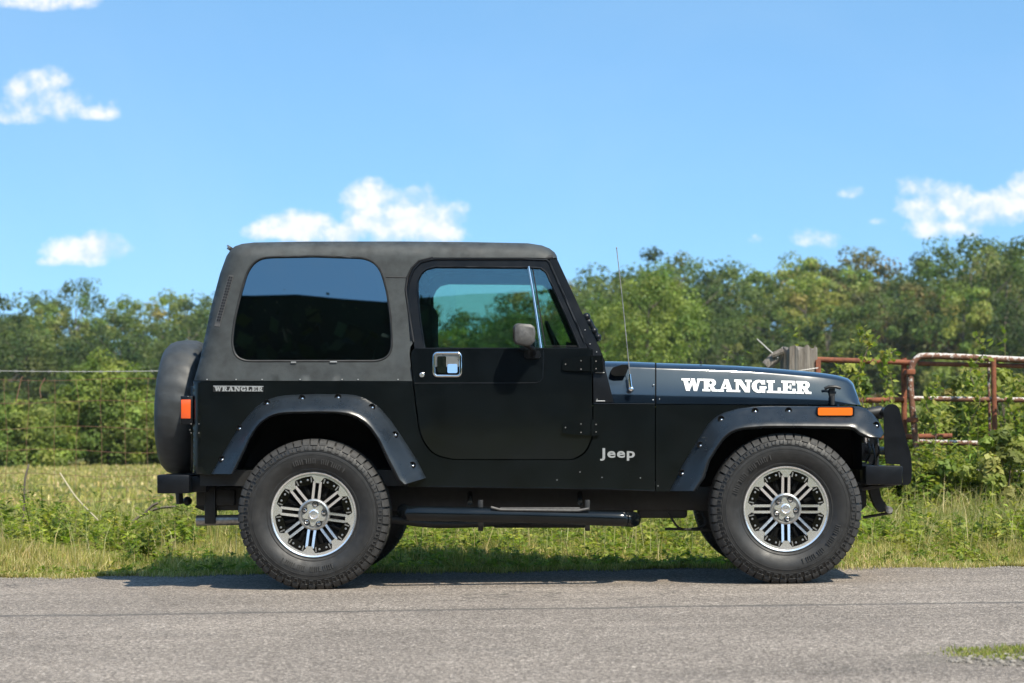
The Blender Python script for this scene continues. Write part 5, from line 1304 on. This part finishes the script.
# woven-wire fence west of the post
e = thing('wire_fence', (W(0, 440, GY).x, GY, 0), 'woven wire fence with a barbed top strand running behind the vehicle', 'fence')
def wy(px, py, sag=0): return W(px, py, GY)
bm = bmesh.new(); PX = list(range(-120, 800, 20)); tube(bm, [wy(px, 371 + .6 * math.sin(px * .02)) for px in PX], .0028, 5, False)
for px in range(-120, 790, 17):
    c = wy(px, 371 + .6 * math.sin(px * .02))
    for d in ((.012, .012), (-.012, .013)): tube(bm, [c + Vector((-d[0], 0, -d[1])), c + Vector((d[0], 0, d[1]))], .0016, 4)
obj('barbed_wire', bm, MWIRE, e, 60)
bm = bmesh.new()
for r_, (py, amp) in enumerate(((379.5, 1.2), (402, 1.5), (428, 1.8), (451, 2.0), (475, 2.0), (500, 2.0))):
    tube(bm, [wy(px, py + amp * math.sin(px * .035 + r_) + (px < 100) * 0) for px in range(-120, 800, 12)], .0021, 4, False)
for px in range(-115, 790, 24):
    j = random.uniform(-2, 2); tube(bm, [wy(px + j, 379), wy(px + random.uniform(-3, 3), 405), wy(px + random.uniform(-3, 3), 440), wy(px + j, 505)], .0016, 4, False)
tube(bm, spline([wy(16,402), wy(21,380), wy(23,377)], 4), .004, 5); tube(bm, spline([wy(41,398), wy(40,388), wy(45,378)], 4), .004, 5)
obj('woven_wire', bm, MWR, e, 60)
for px in (-70, 350, 560):
    bm = bmesh.new(); p = wy(px, 360); box(bm, p.x - .018, p.x + .018, GY + .005, GY + .04, gz(p.x) - .1, p.z, .004); obj('steel_post', bm, MWR, e, 30)
# dry stick and dead branches in the verge
e = W(25, 524, 5.0); bm = bmesh.new(); tube(bm, spline([W(22,540,5), W(24,505,5), (W(25,480,5)), W(29,464,5)], 5), [.008] * 15 + [.005], 6)
bm2 = bm; tag(obj('dry_stick', bm2, MB, None, 60), 'thin dry upright stick in the weeds at far left', 'stick')
bm = bmesh.new(); tube(bm, spline([W(60,473,5), W(76,497,4.8), W(98,520,4.4)], 5), .006, 5); tag(obj('dead_weed', bm, mat('pale_straw', (.42, .36, .22), .8), None, 60), 'pale leaning dead stem among the weeds at left', 'stem')
bm = bmesh.new()
for P in ([(132,522),(144,514),(160,508),(176,507)], [(144,514),(152,506),(158,503)]): tube(bm, spline([W(x, y, 4.6) for x, y in P], 5), .010, 6)
tag(obj('dead_branch', bm, MB, None, 60), 'dark dead branch lying in the weeds behind the rear bumper', 'branch')
# grassy gravel patch at the near road edge, bottom right
c0 = W(995, 655, -3.85); n = 2600; a = rng.uniform(0, 6.28, n); r = rng.uniform(0, 1, n) ** .5
x = c0.x + .16 + r * np.cos(a) * .27 + rng.normal(0, .03, n); y = -3.62 + r * np.sin(a) * .24 + rng.normal(0, .02, n); z = .126 * np.tanh((x + 1.25) / 10) + .001
V, Fc, c = blades(np.stack([x, y, z], 1), rng.uniform(.004, .015, n) * (.5 + np.abs(fbm(x, y, 14, 2))), rng.uniform(.002, .005, n), palette(n, [(.30, .32, .07), (.24, .28, .06), (.36, .33, .12)]), 1.2)
tag(npmesh('moss_grass', V, Fc, MG, None, c), 'low yellow-green grass tuft growing on the asphalt, bottom right', 'grass', kind='stuff')
bm = bmesh.new()
for k in range(260):
    a = random.uniform(0, 6.28); r = random.random() ** .5; x = c0.x + .18 + r * math.cos(a) * .34; y = -3.86 + r * math.sin(a) * .22; s_ = random.uniform(.003, .010)
    bmesh.ops.create_icosphere(bm, subdivisions=1, radius=s_, matrix=Matrix.Translation((x, y, gz(x) + s_ * .3)) @ Matrix.Rotation(random.uniform(0, 3), 4, 'X') @ Matrix.Diagonal((1.3, 1, .7, 1)))
tag(obj('gravel', bm, mat('pale_gravel', (.21, .19, .165), .9, var=.5, vscale=40), None, 20), 'loose pale gravel around the grass tuft at the road edge', 'gravel', kind='stuff')

# grit and crumbled asphalt along the grass edge
def stones(name, n, xf, yf, s0, s1, m, label):
    ico = np.array([(0,0,1),(1,0,0),(0,1,0),(-1,0,0),(0,-1,0),(0,0,-1)], float); F8 = np.array([(0,1,2),(0,2,3),(0,3,4),(0,4,1),(5,2,1),(5,3,2),(5,4,3),(5,1,4)])
    x = xf(n); y = yf(x); sz = rng.uniform(s0, s1, n) ** 1.0; a = rng.uniform(0, 6.28, n); sc = rng.uniform(.6, 1.3, (n, 3)) * sz[:, None]
    v = ico[None] * sc[:, None] ; ca, sa = np.cos(a)[:, None], np.sin(a)[:, None]
    V = np.stack([v[..., 0] * ca - v[..., 1] * sa + x[:, None], v[..., 0] * sa + v[..., 1] * ca + y[:, None], v[..., 2] * .7 + (.126 * np.tanh((x + 1.25) / 10))[:, None] + .0005], -1).reshape(-1, 3)
    Fc = (F8[None] + (np.arange(n) * 6)[:, None, None]).reshape(-1, 3)
    return tag(npmesh(name, V, Fc, m, None, None), label, 'gravel', kind='stuff')
GRV = mat('edge_grit', (.22, .20, .17), .9, var=.5, vscale=60)
stones('edge_gravel', 9000, lambda n: rng.uniform(-4.6, 4.6, n), lambda x: EDG(x) - np.abs(rng.normal(0, .10, len(x))) + .05, .002, .008, GRV, 'loose grit and crumbled asphalt along the grass edge of the road')
n = 16000; x = rng.uniform(-4.6, 4.6, n); y = EDG(x) - np.abs(rng.normal(0, .05, n)) * (1.2 + fbm(x, x * 0, 3, 4)).clip(0, 3) ; z = .126 * np.tanh((x + 1.25) / 10) - .002 if False else .126 * np.tanh((x + 1.25) / 10)
V, Fc, c = blades(np.stack([x, y, z], 1), rng.uniform(.01, .05, n), rng.uniform(.002, .005, n), palette(n, STRAW + GC[:3]), 1.1)
tag(npmesh('edge_grass', V, Fc, MG, None, c), 'short dry grass creeping over the asphalt edge', 'grass', kind='stuff')

# ------------------------------------------------------------------ light summer haze
if HAZE:
    bm = bmesh.new(); box(bm, -401, 401, -200, 400, -1.3, 24)
    m = bpy.data.materials.new('air'); m.use_nodes = True; nt = m.node_tree; nt.nodes.remove(nt.nodes['Principled BSDF'])
    v_ = nt.nodes.new('ShaderNodeVolumePrincipled'); v_.inputs['Color'].default_value = (.86, .92, 1, 1); v_.inputs['Density'].default_value = HAZE
    nt.links.new(v_.outputs[0], nt.nodes['Material Output'].inputs['Volume'])
    tag(obj('haze', bm, m, None, None), 'thin pale haze in the air over the field', 'haze', kind='stuff')
